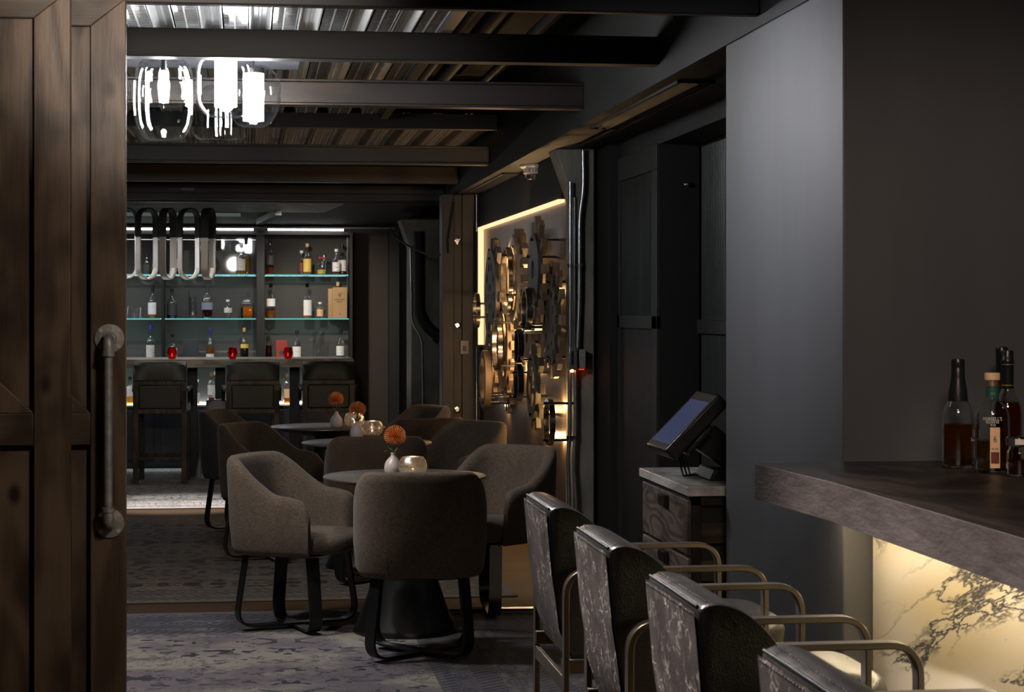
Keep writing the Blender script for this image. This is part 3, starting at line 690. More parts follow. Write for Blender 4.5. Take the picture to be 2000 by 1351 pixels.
# ================================================================ sliding doors
def chaikin(prof, it=2):
    for _ in range(it):
        q = [prof[0]]
        for (a, b), (c, d) in zip(prof, prof[1:]): q += [(a*.75+c*.25, b*.75+d*.25), (a*.25+c*.75, b*.25+d*.75)]
        prof = q+[prof[-1]]
    return prof
def barn_door(name, xr, yf, stile, lab, handle=None):
    """xr: right edge; yf: front face; the rest of the door runs to the left"""
    d = thing(name, lab, 'door', (xr, yf, 0)); d['kind'] = 'structure'
    zt, W = 2.44, 1.25
    zr0, zr1 = pl(60, 870, Y=yf).z, pl(60, 807, Y=yf).z
    top = .085
    for k in range(4):
        x1 = -stile*.35-k*.29; MB().box(x1-.287, x1, .028, .05, .02, zt-.03).build('board', 'door', d, bevel=.003)
    st = MB().prism([(-stile, .0), (0, .0), (0, zt), (-stile, zt-top)], 0, .028, 'y'); st.build('stile', 'door', d, bevel=.003)
    MB().prism([(-stile, zt-top), (0, zt), (-W, zt), (-W, zt-top)], 0, .028, 'y').build('top_rail', 'door_h', d, bevel=.003)
    MB().box(-W, -stile, 0, .028, zr0, zr1).build('middle_rail', 'door_h', d, bevel=.003)
    MB().box(-W, -stile, 0, .028, .0, .14).build('bottom_rail', 'door_h', d, bevel=.003)
    MB().prism([(-stile, zr1), (-stile-.14, zr1), (-stile-.14-.8, zr1+.76), (-stile-.8, zr1+.76)], 0, .026, 'y').build('brace', 'door', d, bevel=.003)
    MB().box(-.012, 0, .028, .05, 0, zt).build('edge_strip', 'door_end', d)
    return d
d1 = barn_door('door_1', pl(137, 700, Y=5.98).x, 5.98, .105, 'near sliding barn door of dark planks with diagonal brace')
d2 = barn_door('door_2', pl(245.5, 700, Y=6.13).x, 6.13, .105, 'far sliding barn door with an iron pipe handle')
p0, p1 = pl(214, 661, Y=6.13), pl(214, 1021, Y=6.13)
h = bpy.data.objects.new('pipe_handle', None); C.objects.link(h); h.parent = d2; h.location = (p0.x-d2.location.x, 0, 0); h['label'] = 'grey iron pipe pull handle'
for z in (p0.z, p1.z):
    s = 1 if z == p0.z else -1
    fl = MB()
    fl.v = []; ring = MB().lathe([(0, 0), (.044, 0), (.044, .007), (.022, .010), (.020, .018), (0, .018)], 32)
    ring.v = [(x, -zz, y+z) for x, y, zz in ring.v]; ring.build('flange', 'iron', h)
    sc = MB()
    for ax, az in ((-.026, .024), (.026, .024), (-.026, -.024), (.026, -.024)):
        r2 = MB().lathe([(0, .007), (.0075, .007), (.006, .0105), (0, .0105)], 12, c=(ax, az, 0)); sc.add([(x, -zz, y+z) for x, y, zz in r2.v], r2.f)
    sc.build('screw', 'screw', h)
    el = fillet([(0, -.012, z), (0, -.055, z), (0, -.055, z-s*.05)], .042, 8)
    MB().tube(el, .0165, 16).tube([(0, -.055, z-s*.038), (0, -.055, z-s*.052)], .0195, 16).tube([(0, -.012, z), (0, -.026, z)], .0195, 16).build('elbow', 'iron', h, smooth=60)
MB().tube([(0, -.055, p0.z-.05), (0, -.055, p1.z+.05)], .0125, 18).build('bar', 'iron', h, smooth=60)

# ================================================================ lounge chairs
def chair_path():
    """plan of the tub shell: list of (point, inward normal, signed arc length from the middle of the back)"""
    w, bk, n = .285, .275, 3.0
    pts = []
    for i in range(9): pts.append(Vector((-w+.012*(i/8-1)*-0, .205-.205*i/8)))
    for i in range(1, 28):
        a = PI*i/28
        ca, sa = math.cos(a), math.sin(a)
        pts.append(Vector((-w*math.copysign(abs(ca)**(2/n), ca), -bk*abs(sa)**(2/n))))
    for i in range(9): pts.append(Vector((w, .205*i/8)))
    s = [0]
    for a, b in zip(pts, pts[1:]): s.append(s[-1]+(b-a).length)
    mid = s[-1]/2; res = []
    for i, p in enumerate(pts):
        d = (pts[min(i+1, len(pts)-1)]-pts[max(i-1, 0)]).normalized()
        res.append((p, Vector((-d.y, d.x)), s[i]-mid))
    return res, mid
CPATH, CMID = chair_path()
def sst(x, a, b):
    t = max(0, min(1, (x-a)/(b-a))); return t*t*(3-2*t)
def make_chair(label, group, fab):
    t = thing('lounge_chair', label, 'chair', group=group)
    rings = []
    for p, n, s in CPATH:
        q = abs(s)
        h = .806+.008*math.cos(q*3)-.165*sst(q, .235, .53)-.022*sst(q, .53, CMID)
        e = sst(CMID-q, 0, .055); th = .022+.036*e
        h -= (1-e)*.045
        if CMID-q < .012: h -= .02
        zb = .362; inn = Vector((n.x, n.y))
        if inn.dot(-p) < 0: inn = -inn
        lean = .020*sst(h, .6, .8)
        def pt(off, z):
            tap = .965+.035*min(1, (z-zb)/.16)
            c = p*tap+inn*off-Vector((0, lean*((z-.45)/.37 if z > .45 else 0)))
            return (c.x, c.y, z)
        rings.append([pt(.012, zb), pt(.0, zb+.03), pt(-.004, .50), pt(-.002, h-.05), pt(.003, h-.018), pt(th*.3, h-.003), pt(th*.7, h-.003), pt(th*.97, h-.02), pt(th*1.05, h-.06), pt(th*1.15, .46), pt(th*1.2, .40), pt(th*1.2, zb)])
    MB().loops(rings).build('tub_back', fab, t, smooth=75)
    sq = 3.4
    prof = [(.86, .372), (.955, .380), (1., .398), (1., .425), (.975, .446), (.90, .458), (.5, .468), (.0, .470)]
    MB().lathe([(r*.238, z) for r, z in prof], 44, (0, .045, 0), sq, 1.17).build('seat', fab, t, smooth=60)
    MB().lathe([(.0, .352), (.20, .352), (.235, .362), (.235, .374), (0, .374)], 36, (0, -.02, 0), 3., 1.0).build('underframe', 'blackmatte', t)
    for x in (-.125, .125):
        k = min(range(len(CPATH)), key=lambda i: abs(CPATH[i][0].x-x)+(0 if CPATH[i][0].y < -.1 else 9))
        p = CPATH[k][0]
        MB().tube([(p.x, p.y-.0015, .37), (p.x, p.y+.002, .5), (p.x, p.y-.016, .75), (p.x, p.y-.013, .785), (p.x, p.y+.006, .8055), (p.x, p.y+.030, .786), (p.x, p.y+.040, .75), (p.x, p.y+.066, .47)], .0022, 6).build('seam', fab, t, smooth=60)
    for sgn in (1, -1):
        a = Vector((sgn*.185, .175, .355)); b = Vector((sgn*.215, .215, 0)); c = Vector((-sgn*.215, -.205, 0)); d = Vector((-sgn*.185, -.165, .355))
        b.z = c.z = .016+(.007 if sgn < 0 else 0)
        wv = (a-d).cross(Vector((0, 0, 1)))
        MB().strap(fillet([a, b, c, d], .095, 9), wv, .062, .011).build('leg', 'strap', t, smooth=40, bevel=.002)
    return t
def face(deg): return R(deg)-PI/2      # direction the sitter looks, measured from +X
def place(px, d):
    q = pl(px, 700, d=d); return (q.x, q.y, .0095)
ch = []
A = 'tweed tub chairs at the nearest table'; B = 'tweed tub chairs at the middle table'; D = 'tweed tub chairs at the rear table'
c1 = make_chair('taupe tub chair with its back to the viewer at the nearest table', A, 'fabric'); c1.location = place(821, 8.62); c1.rotation_euler.z = face(84)
c2 = dupthing(c1, place(578, 9.38), face(-28), 'taupe tub chair left of the nearest table, turned to show its seat', A)
c3 = dupthing(c1, place(958, 9.85), face(222), 'taupe tub chair beyond the nearest table, in front of the gear wall', A)
r1 = make_chair('brown tub chair with its back to the viewer at the middle table', B, 'fabric_rust'); r1.location = place(735, 10.98); r1.rotation_euler.z = face(88)
r2 = dupthing(r1, place(531, 11.95), face(-32), 'brown tub chair directly behind the left chair of the nearest table', B)
r3 = dupthing(c1, place(884, 12.05), face(216), 'taupe tub chair right of the middle table, its arm toward the gear wall', B)
b1 = make_chair('slate tub chair left of the rear table, beside the plaster bar base', D, 'fabric_blue'); b1.location = place(479, 13.55); b1.rotation_euler.z = face(-20)
b2 = dupthing(r1, place(808, 12.75), face(118), 'brown tub chair between the middle and rear tables, mostly hidden', D)
b3 = dupthing(b1, place(790, 14.1), face(205), 'slate tub chair farthest back, in front of the concrete column', D)

# ================================================================ round tables and what stands on them
def make_table(label):
    t = thing('round_table', label, 'table', group='round pedestal tables')
    MB().lathe([(0, .724), (.372, .724), (.379, .720), (.379, .717)], 64).lathe([(0, .7235), (.001, .7235)], 8).build('top', 'tabletop', t)
    MB().lathe([(.379, .7175), (.380, .714), (.372, .712), (.37, .7175)], 64, caps=False).build('edge', 'tableedge', t, smooth=180)
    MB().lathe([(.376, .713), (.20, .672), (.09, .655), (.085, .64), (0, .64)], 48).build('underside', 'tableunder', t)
    MB().lathe([(0, 0), (.238, 0), (.240, .004), (.228, .03), (.190, .13), (.150, .25), (.118, .37), (.097, .50), (.088, .62), (.088, .655), (0, .655)], 56).build('base', 'tablebase', t, smooth=60)
    return t
t1 = make_table('nearest round table with vase and candle bowl'); t1.location = place(791, 9.27)
t2 = dupthing(t1, place(716, 11.62), 0, 'middle round table, mostly hidden behind a brown chair back')
t3 = dupthing(t1, place(640, 13.2), 0, 'rear round table nearest the far bar, with an upright orange flower')
TZ = .724+.0098
def make_vase(label):
    v = thing('bud_vase', label, 'vase', group='bud vases on the tables')
    MB().lathe([(0, 0), (.030, 0)]+chaikin([(.030, 0), (.0375, .006), (.042, .022), (.0425, .036), (.037, .056), (.024, .074), (.0125, .084), (.0105, .092), (.0125, .102), (.0095, .102), (.008, .09), (0, .085)], 2), 32).build('body', 'ceramic', v, smooth=70)
    return v
def make_flower(label, tilt=(0, 0), seed=1, h=.17, leafy=True):
    rnd = random.Random(seed)
    f = thing('pincushion_flower', label, 'flower', group='orange pincushion flowers')
    top = Vector((tilt[0], tilt[1], h)); ax = (top-Vector((0, 0, .09))).normalized()
    MB().tube([(0, 0, .02), (0, 0, .08), tuple(Vector((0, 0, .09))*.4+top*.6), tuple(top)], .0034, 8).build('stem', 'leaf', f, smooth=60)
    if leafy:
        lf = MB()
        for k in range(7):
            a = k*2.4; z = .098+.008*(k % 3)
            b = Vector((math.cos(a)*.003, math.sin(a)*.003, z)); dr = Vector((math.cos(a), math.sin(a), .75)).normalized()
            sd = dr.cross(Vector((0, 0, 1))).normalized()
            L = .036+.010*rnd.random()
            lf.loops([[b+sd*.001, b-sd*.001+Vector((0, 0, .0008))], [b+dr*L*.5+sd*.006, b+dr*L*.5-sd*.006], [b+dr*L+sd*.0015, b+dr*L-sd*.0015]], closed=False, caps=False)
        if seed == 3: lf.tube([(0, 0, .105), (-.03, -.01, .112), (-.046, -.012, .106)], .0016, 6)
        lf.build('leaves', 'leaf', f, smooth=0)
    rot = ax.to_track_quat('Z', 'Y').to_matrix()
    c = top+ax*.018
    core = MB().lathe([(0, -.02), (.012, -.016), (.018, -.004), (.017, .008), (.010, .017), (0, .019)], 18); core.v = [tuple(c+rot @ Vector(v)) for v in core.v]
    core.build('centre', 'core', f, smooth=80)
    pins, tips = MB(), MB()
    N = 230
    for i in range(N):
        cz = 1-1.55*(i+.5)/N; a = i*2.39996
        sr = math.sqrt(max(0, 1-cz*cz)); dr = Vector((sr*math.cos(a), sr*math.sin(a), cz))
        p0 = c+rot @ (dr*.012); p1 = c+rot @ (dr*.036+Vector((0, 0, .003)))
        curl = rot @ (Vector((dr.x, dr.y, 0))*.003+Vector((0, 0, .006)))
        rr = .046+.003*rnd.random()
        p2 = c+rot @ (dr*rr)+curl
        pins.tube([p0, p1, p2], [.0014, .0012, .0009], 5)
        tips.lathe([(0, -.002), (.002, 0), (0, .002)], 5, tuple(p2))
    pins.build('pins', 'petal', f, smooth=60); tips.build('pin_tips', 'petaltip', f, smooth=180)
    return f
def on(px, py, z): q = pl(px, py, Z=z); return (q.x, q.y, z)
tb = TZ
v1 = make_vase('blush bud vase on the nearest table'); v1.location = on(768, 926, tb)
v2 = dupthing(v1, on(697, 856, tb), 0, 'blush bud vase on the middle table, before the candle bowl with a flower')
v3 = dupthing(v1, on(657, 834, tb), 0, 'blush bud vase on the rear table with an upright flower')
for v, lb, tl, sd in ((v1, 'orange pincushion flower on the nearest table', (.004, -.03), 3), (v2, 'orange pincushion flower in the middle vase, seen against a glowing bowl', (.002, -.012), 5), (v3, 'orange pincushion flower on the rear table, seen against a bar stool', (-.004, -.02), 9)):
    f = make_flower(lb, tl, sd, .160 if sd != 5 else .15); f.location = v.location
def make_bowl(label):
    b = thing('candle_bowl', label, 'candle holder', group='mercury glass candle bowls')
    MB().lathe([(.0, 0), (.035, 0)]+chaikin([(.035, 0), (.055, .012), (.066, .034), (.067, .05), (.060, .074), (.049, .090), (.047, .0905), (.058, .073), (.0645, .05), (.0635, .035), (.052, .0145), (.033, .003), (0, .003)], 2), 40).build('bowl', 'merc', b, smooth=70)
    return b
def make_tealight(label):
    b = thing('tealight_candle', label, 'candle', group='tealights in the candle bowls')
    MB().lathe([(0, 0), (.020, 0), (.020, .018), (.018, .017), (0, .016)], 20).build('wax', 'wax', b)
    MB().lathe([(0, 0), (.0055, .006), (.005, .012), (.0015, .022), (0, .024)], 10, (0, 0, .019)).build('flame', 'flame', b, smooth=180)
    return b
for k, (px, py, lb) in enumerate(((806, 930, 'on the nearest table'), (727, 851, 'on the middle table'), (692, 833, 'on the rear table'))):
    L = on(px, py, tb)
    if k == 0: bw = make_bowl('silver mercury glass candle bowl '+lb); tl = make_tealight('lit tealight inside the candle bowl '+lb); bw.location = L; tl.location = (L[0], L[1], L[2]+.0035)
    else:
        dupthing(bw, L, k, 'silver mercury glass candle bowl '+lb); dupthing(tl, (L[0], L[1], L[2]+.0035), 0, 'lit tealight inside the candle bowl '+lb)
    lightobj('POINT', 'candle_light', (L[0], L[1], L[2]+.045), .11, (1, .72, .45), .012)

# ================================================================ near bar: counter, marble front, stools, bottles
CZ = 1.066
ky = pl(1476, 903, Z=CZ); ky.y = 5.50
kx = pl(2000, 1052, Z=CZ).x
cn = MB().prism([(1.425, ky.y), (1.69, ky.y+.02), (1.69, 5.522), (2.35, 5.522), (2.35, .6), (kx, .6), (kx, 4.9)], CZ-.10, CZ, 'z')
ct = thing('bar_counter', 'dark oak bar counter with thick edge in front of the blue grey column', 'counter', (1.9, 3.2, 0))
rel(ct, cn); ct_top = cn.build('slab', 'counter', ct, bevel=.004)
rel(ct, MB().prism([(1.431, ky.y-.003), (1.688, ky.y+.012), (1.69, 5.52), (2.348, 5.52), (2.348, .602), (kx+.004, .602), (kx+.004, 4.9)], CZ-.0005, CZ+.0012, 'z')).build('oiled_top', 'counter_top', ct)
rel(ct, MB().box(1.803, 2.3, .6, 5.52, .1, CZ-.1)).build('carcass', 'blackmatte', ct)
mp = thing('marble_bar_front', 'veined cream marble bar front glowing under the counter', 'bar front', (1.785, 3.2, 0))
rel(mp, MB().box(1.77, 1.80, .6, 5.50, 0, CZ-.103)).build('slab', 'marble', mp)
rel(ct, MB().box(1.60, 1.63, .7, 5.50, CZ-.108, CZ-.1)).build('led_channel', 'barled', ct)

def near_stool(label):
    s = thing('bar_stool', label, 'bar stool', group='crackled leather bar stools at the near bar')
    hw = .205
    prof = [(-.270, 1.000), (-.262, 1.016), (-.235, 1.022), (-.195, 1.010), (-.155, .980), (-.120, .935), (-.095, .875), (-.080, .80), (-.078, .70), (-.09, .62), (-.13, .585), (-.175, .60), (-.215, .65), (-.238, .72), (-.256, .85)]
    for _ in range(2):
        prof = [q for i in range(len(prof)) for q in ((prof[i][0]*.75+prof[(i+1) % len(prof)][0]*.25, prof[i][1]*.75+prof[(i+1) % len(prof)][1]*.25), (prof[i][0]*.25+prof[(i+1) % len(prof)][0]*.75, prof[i][1]*.25+prof[(i+1) % len(prof)][1]*.75))]
    rings = []
    for x, k in ((-hw, .955), (-hw+.003, .982), (-hw+.010, 1.), (-.1, 1.008), (0, 1.012), (.1, 1.008), (hw-.010, 1.), (hw-.003, .982), (hw, .955)):
        cy, cz = -.165, .82
        rings.append([(x, cy+(y-cy)*k, cz+(z-cz)*(1-(1-k)*.35)) for y, z in prof])
    MB().loops(rings).build('backrest', 'leather_black', s, smooth=50, bevel=0)
    pan = [(-.2725, 1.006), (-.2725, .996), (-.2665, .93), (-.2595, .85), (-.2495, .785), (-.2415, .72), (-.229, .683), (-.2185, .648)]
    MB().loops([[(x, y+dy, z) for y, z in pan for dy in (0,)] for x in (-hw+.006, -.1, 0, .1, hw-.006)], closed=False, caps=False).build('outer_panel', 'leather', s, smooth=60)
    pp = MB()
    path = [(-hw+.012+(2*hw-.024)*i/24, -.2655-.002*math.sin(PI*i/24), 1.0135+.002*math.sin(PI*i/24)) for i in range(25)]
    pp.tube(path, .0030, 8); pp.build('piping', 'leather_black', s, smooth=60)
    stt = MB()
    for i in range(26):
        x = -hw+.02+(2*hw-.04)*i/25
        for dy, dz in ((-.250, 1.0205), (-.2735, 1.001)):
            stt.obox((x, dy, dz), (.008, .0022, .0022))
    stt.build('stitching', 'leather_black', s, smooth=180, bevel=.001)
    st = MB().lathe([(.0, .655), (.185, .655), (.205, .665), (.208, .70), (.20, .722), (.185, .732), (.10, .738), (0, .739)], 40, (0, .125, 0), 5., 1.08); st.build('seat', 'leather_black', s, smooth=60)
    for sx in (-1, 1):
        x = sx*.245
        MB().strap(fillet([(x, -.232, 0), (x, -.232, .868), (x, .262, .868), (x, .262, 0)], .062, 8), (1, 0, 0), .036, .013).build('arm_frame', 'bronze', s, smooth=40, bevel=.002)
    MB().box(-.227, .227, -.238, -.226, .575, .61).box(-.227, .227, .256, .268, .60, .635).box(-.227, -.21, -.238, .268, .615, .65).box(.21, .227, -.238, .268, .615, .65).build('seat_frame', 'bronze', s, bevel=.002)
    MB().box(-.227, .227, .252, .272, .24, .265).build('footrest', 'bronze', s, bevel=.002)
    return s
s1 = near_stool('crackled black leather bar stool farthest along the near bar, before the cabinet'); s1.location = (1.0, 5.02, 0); s1.rotation_euler.z = -PI/2
for y, lb in ((4.21, 'crackled black leather bar stool, second from the cabinet along the near bar'), (3.40, 'crackled black leather bar stool, third from the cabinet along the near bar'), (2.59, 'crackled black leather bar stool nearest the viewer, only its top in view')):
    dupthing(s1, (1.0, y, 0), -PI/2, lb)

# near bottles, real glass with drink inside
def near_bottle(name, label, prof, loc, level, liq, inner=.0035, n=40):
    b = thing(name, label, 'bottle', loc, group=None)
    prof = [prof[0], prof[1]]+chaikin(prof[2:], 3)
    ins = [(max(r-inner, .002), z) for r, z in prof if z > .006]
    z0 = .008
    mb = MB().lathe(prof+[(max(prof[-1][0]-inner, .004), prof[-1][1])]+[(r, z) for r, z in reversed(ins)]+[(0, z0)], n, caps=False)
    mb.build('glass', 'ng', b, smooth=60)
    lp = [(0, z0+.001)]+[(r-.0008, z) for r, z in ins if z0 < z < level]
    rl = [r for r, z in ins if z < level][-1] if any(z < level for r, z in ins) else ins[0][0]
    MB().lathe(lp+[(rl-.0008, level), (0, level)], n, caps=False).build('drink', liq, b, smooth=60)
    return b
CT = CZ+.0015
L1 = pl(1871, 913, Z=CT)
ev = near_bottle('whiskey_bottle', 'black capped whiskey bottle at the left of the near bar group', [(0, 0), (.040, 0), (.043, .004), (.043, .140), (.041, .155), (.035, .170), (.027, .182), (.022, .20), (.017, .24), (.016, .285)], L1, .1195, 'nliq')
MB().lathe([(.0272, .183), (.0268, .19), (.0252, .21), (.0200, .24), (.0184, .25), (.0184, .27), (.0176, .272), (.0176, .278), (.0184, .28), (.0184, .291), (.016, .298), (0, .299)], 28).build('wax_cap', 'cap', ev, smooth=60)
def wrap_label(r, a0, a1, z0, z1, n=14, t=.0006):
    mb = MB(); rings = []
    for i in range(n+1):
        a = R(a0+(a1-a0)*i/n); c, s_ = math.sin(a), -math.cos(a)
        rings.append([(c*r, s_*r, z0), (c*(r+t), s_*(r+t), z0), (c*(r+t), s_*(r+t), z1), (c*r, s_*r, z1)])
    return mb.loops(rings)
wrap_label(.0433, 35, 100, .028, .085).build('label', 'labeld', ev, smooth=60)
wrap_label(.0438, 60, 64, .028, .062).build('label_edge', 'label', ev, smooth=60)
wrap_label(.0438, 60, 64, .085, .105).build('label_edge', 'label', ev, smooth=60)
lt = lettering('Evan', .013, 'label', ev, (.0440*math.sin(R(48)), -.0440*math.cos(R(48)), .078), (PI/2, 0, R(48)), .0440)
L2 = pl(1938, 922, Z=CT)
ru = near_bottle('rye_bottle', 'round shouldered rye bottle with peach label numbered 6', [(0, 0), (.044, 0), (.0462, .004), (.0462, .145), (.044, .160), (.036, .176), (.026, .187), (.0185, .194), (.0170, .200), (.0165, .243)], L2, .085, 'nliq2')
ru.rotation_euler.z = R(-20)
MB().lathe([(.0176, .199), (.0176, .228)], 24, caps=False).build('neck_label', 'labelg', ru, smooth=60)
MB().lathe([(.0170, .229), (.0170, .245)], 24, caps=False).build('neck_ring', 'tableedge', ru, smooth=60)
MB().lathe([(.0155, .244), (.0205, .246), (.0205, .263), (.0190, .265), (0, .265)], 24).build('stopper', 'cork', ru, smooth=40)
wrap_label(.0464, -8, 24, .0146, .122).build('label', 'labelp', ru, smooth=60)
wrap_label(.0470, -5, 21, .0265, .057).build('label_seal', 'labelr', ru, smooth=60)
ra_ = R(8)
def on_label(txt, size, mat, z, r, sx=1., ang=ra_): lettering(txt, size, mat, ru, (r*math.sin(ang), -r*math.cos(ang), z), (PI/2, 0, ang), r, sx=sx)
on_label('6', .024, 'ink', .090, .0473, .8)
on_label('RYE', .0085, 'ink', .0645, .0473, 1.3)
on_label("RUSSELL'S", .0125, 'label', .144, .0466, .95, R(0))
on_label('RESERVE', .0092, 'label', .1353, .0466, 1., R(0))
on_label('RYE', .0082, 'label', .1275, .0466, 1., R(2))
on_label('RYE', .0078, 'capgold', .2095, .0179, 1., R(5))
L3 = pl(1968, 914, Z=CT)
bb = near_bottle('bourbon_bottle', 'tall dark bourbon bottle standing behind the rye bottle', [(0, 0), (.037, 0), (.040, .004), (.040, .150), (.038, .170), (.030, .190), (.020, .206), (.0155, .22), (.0145, .30)], L3, .180, 'nliq3')
MB().lathe([(.0165, .218), (.0165, .288), (.0172, .289), (.0172, .297), (.0160, .298), (.0160, .318), (.014, .322), (0, .322)], 24).build('capsule', 'cap', bb, smooth=50)
MB().lathe([(.0168, .226), (.0168, .228)], 24, caps=False).lathe([(.0168, .283), (.0168, .2845)], 24, caps=False).build('gold_band', 'capgold', bb, smooth=60)
L3b = pl(1994, 911, Z=CT)
bc = near_bottle('bourbon_bottle', 'black capped bottle cut off by the right edge behind the rye bottle', [(0, 0), (.034, 0), (.036, .004), (.036, .13), (.034, .150), (.025, .172), (.0165, .195), (.0150, .29)], L3b+Vector((-.02, .09, 0)), .12, 'nliq3')
MB().lathe([(.0162, .225), (.0162, .300), (.0168, .301), (.0168, .326), (.015, .329), (0, .329)], 24).build('capsule', 'cap', bc, smooth=50)
L4 = pl(1991, 930, Z=CT)
gj = near_bottle('glass_jar', 'small lidded glass jar with red fruit at the right edge', [(0, 0), (.030, 0), (.0335, .004), (.0335, .058), (.030, .068), (.026, .072), (.026, .078)], L4, .045, 'nliq3')
MB().lathe([(0, .079), (.031, .079), (.034, .083), (.034, .100), (.031, .104), (0, .105)], 28).build('lid', 'ng', gj, smooth=50)
wrap_label(.0342, -40, 40, .084, .099).build('label', 'label', gj, smooth=60)

# ================================================================ register cabinet
X0, X1 = 1.565, 2.075
ya, yb, cz = pl(1331, 951, Z=.867).y, pl(1250, 913, Z=.867).y, .867
cab = thing('drawer_cabinet', 'drawer cabinet with black frame and white stone top by the column', 'cabinet', ((X0+X1)/2, (ya+yb)/2, 0))
rel(cab, MB().box(X0, X1, ya, yb, cz-.034, cz)).build('stone_top', 'whitestone', cab, bevel=.003)
fr = MB(); t_ = .035; xa, xb, y0, y1 = X0+.02, X1-.02, ya+.02, yb-.02
for x in (xa, xb-t_):
    for y in (y0, y1-t_): fr.box(x, x+t_, y, y+t_, 0, cz-.035)
for z in (cz-.07, .05):
    fr.box(xa, xb, y0, y0+t_, z, z+.034).box(xa, xb, y1-t_, y1, z, z+.034).box(xa, xa+t_, y0, y1, z, z+.034).box(xb-t_, xb, y0, y1, z, z+.034)
rel(cab, fr); fr.build('frame', 'steel', cab, bevel=.002)
rel(cab, MB().box(xa+.03, xb-.01, y0+.03, y1-.01, .06, cz-.06)).build('carcass', 'blackmatte', cab)
for k, (z1, z0) in enumerate(((cz-.052, cz-.250), (cz-.262, cz-.46), (cz-.472, .09))):
    dm = MB().box(xa-.012, xa+.02, y0+.012, y1-.012, z0, z1); rel(cab, dm); dw = dm.build('drawer', 'drawer', cab, bevel=.003)
    pm_ = MB().box(xa-.030, xa-.010, (y0+y1)/2-.085, (y0+y1)/2+.03, z1-.055, z1-.012); rel(cab, pm_); hh = pm_.build('pull', 'steel', dw, bevel=.002)
for k in range(5):
    z = .12+k*.135
    rel(cab, sl := MB().box(xa+t_, xb, y0+.004, y0+.026, z, z+.075)); sl.build('side_slat', 'slat', cab, bevel=.002)
pos = thing('register_terminal', 'black touchscreen register tilted back on the stone top', 'register', (1.78, 7.5, cz))
bn, tn = pl(1299, 880, d=7.30), pl(1408, 770, d=7.30)
yn, yf = bn.y, bn.y+.36
bxz, txz = Vector((bn.x, bn.z)), Vector((tn.x, tn.z))
u = (txz-bxz).normalized(); nn = Vector((u.y, -u.x))     # into the body, down and to the right
def slab(y0, y1, a0, a1, n0, n1):
    P = [bxz+u*a0+nn*n0, bxz+u*a1+nn*n0, bxz+u*a1+nn*n1, bxz+u*a0+nn*n1]
    return rel(pos, MB().prism([(p.x, p.y) for p in P], y0, y1, 'y'))
Lh = (txz-bxz).length
slab(yn, yf, 0, Lh, 0, .055).build('housing', 'black', pos, bevel=.008, segs=3)
slab(yn+.035, yf-.035, .03, Lh-.045, -.0015, .002).build('screen', 'screen', pos)
slab(yn+.02, yf-.02, .05, Lh-.10, .055, .085).build('rear_shell', 'black', pos, bevel=.01)
rel(pos, m_ := MB().prism([(1.70, cz), (2.02, cz), (2.02, cz+.02), (1.72, cz+.045)], yn+.06, yf-.05, 'y')); m_.build('foot', 'black', pos, bevel=.006)
mid = bxz+u*Lh*.45+nn*.085
rel(pos, m_ := MB().prism([(1.80, cz+.03), (1.95, cz+.03), (mid.x+.07, mid.y+.05), (mid.x-.03, mid.y-.02)], yn+.13, yf-.13, 'y')); m_.build('neck', 'black', pos, bevel=.006)
rel(pos, m_ := MB().box(1.85, 2.04, yn+.02, yf-.02, cz+.13, cz+.185)); m_.build('printer_bar', 'black', pos, bevel=.012)
rel(pos, m_ := MB().box(1.88, 1.98, yn+.10, yf-.10, cz, cz+.14)); m_.build('column', 'grey', pos, bevel=.01)
cbm = MB()
for k in range(3):
    cbm.tube([(1.625+.01*k, 7.42+.03*k, cz+.10), (1.63+.02*k, 7.41+.03*k, cz+.05), (1.64+.02*k, 7.40+.03*k, cz+.006), (1.72, 7.44+.03*k, cz+.006)], .004, 6)
rel(pos, cbm); cbm.build('cables', 'black', pos, smooth=60)
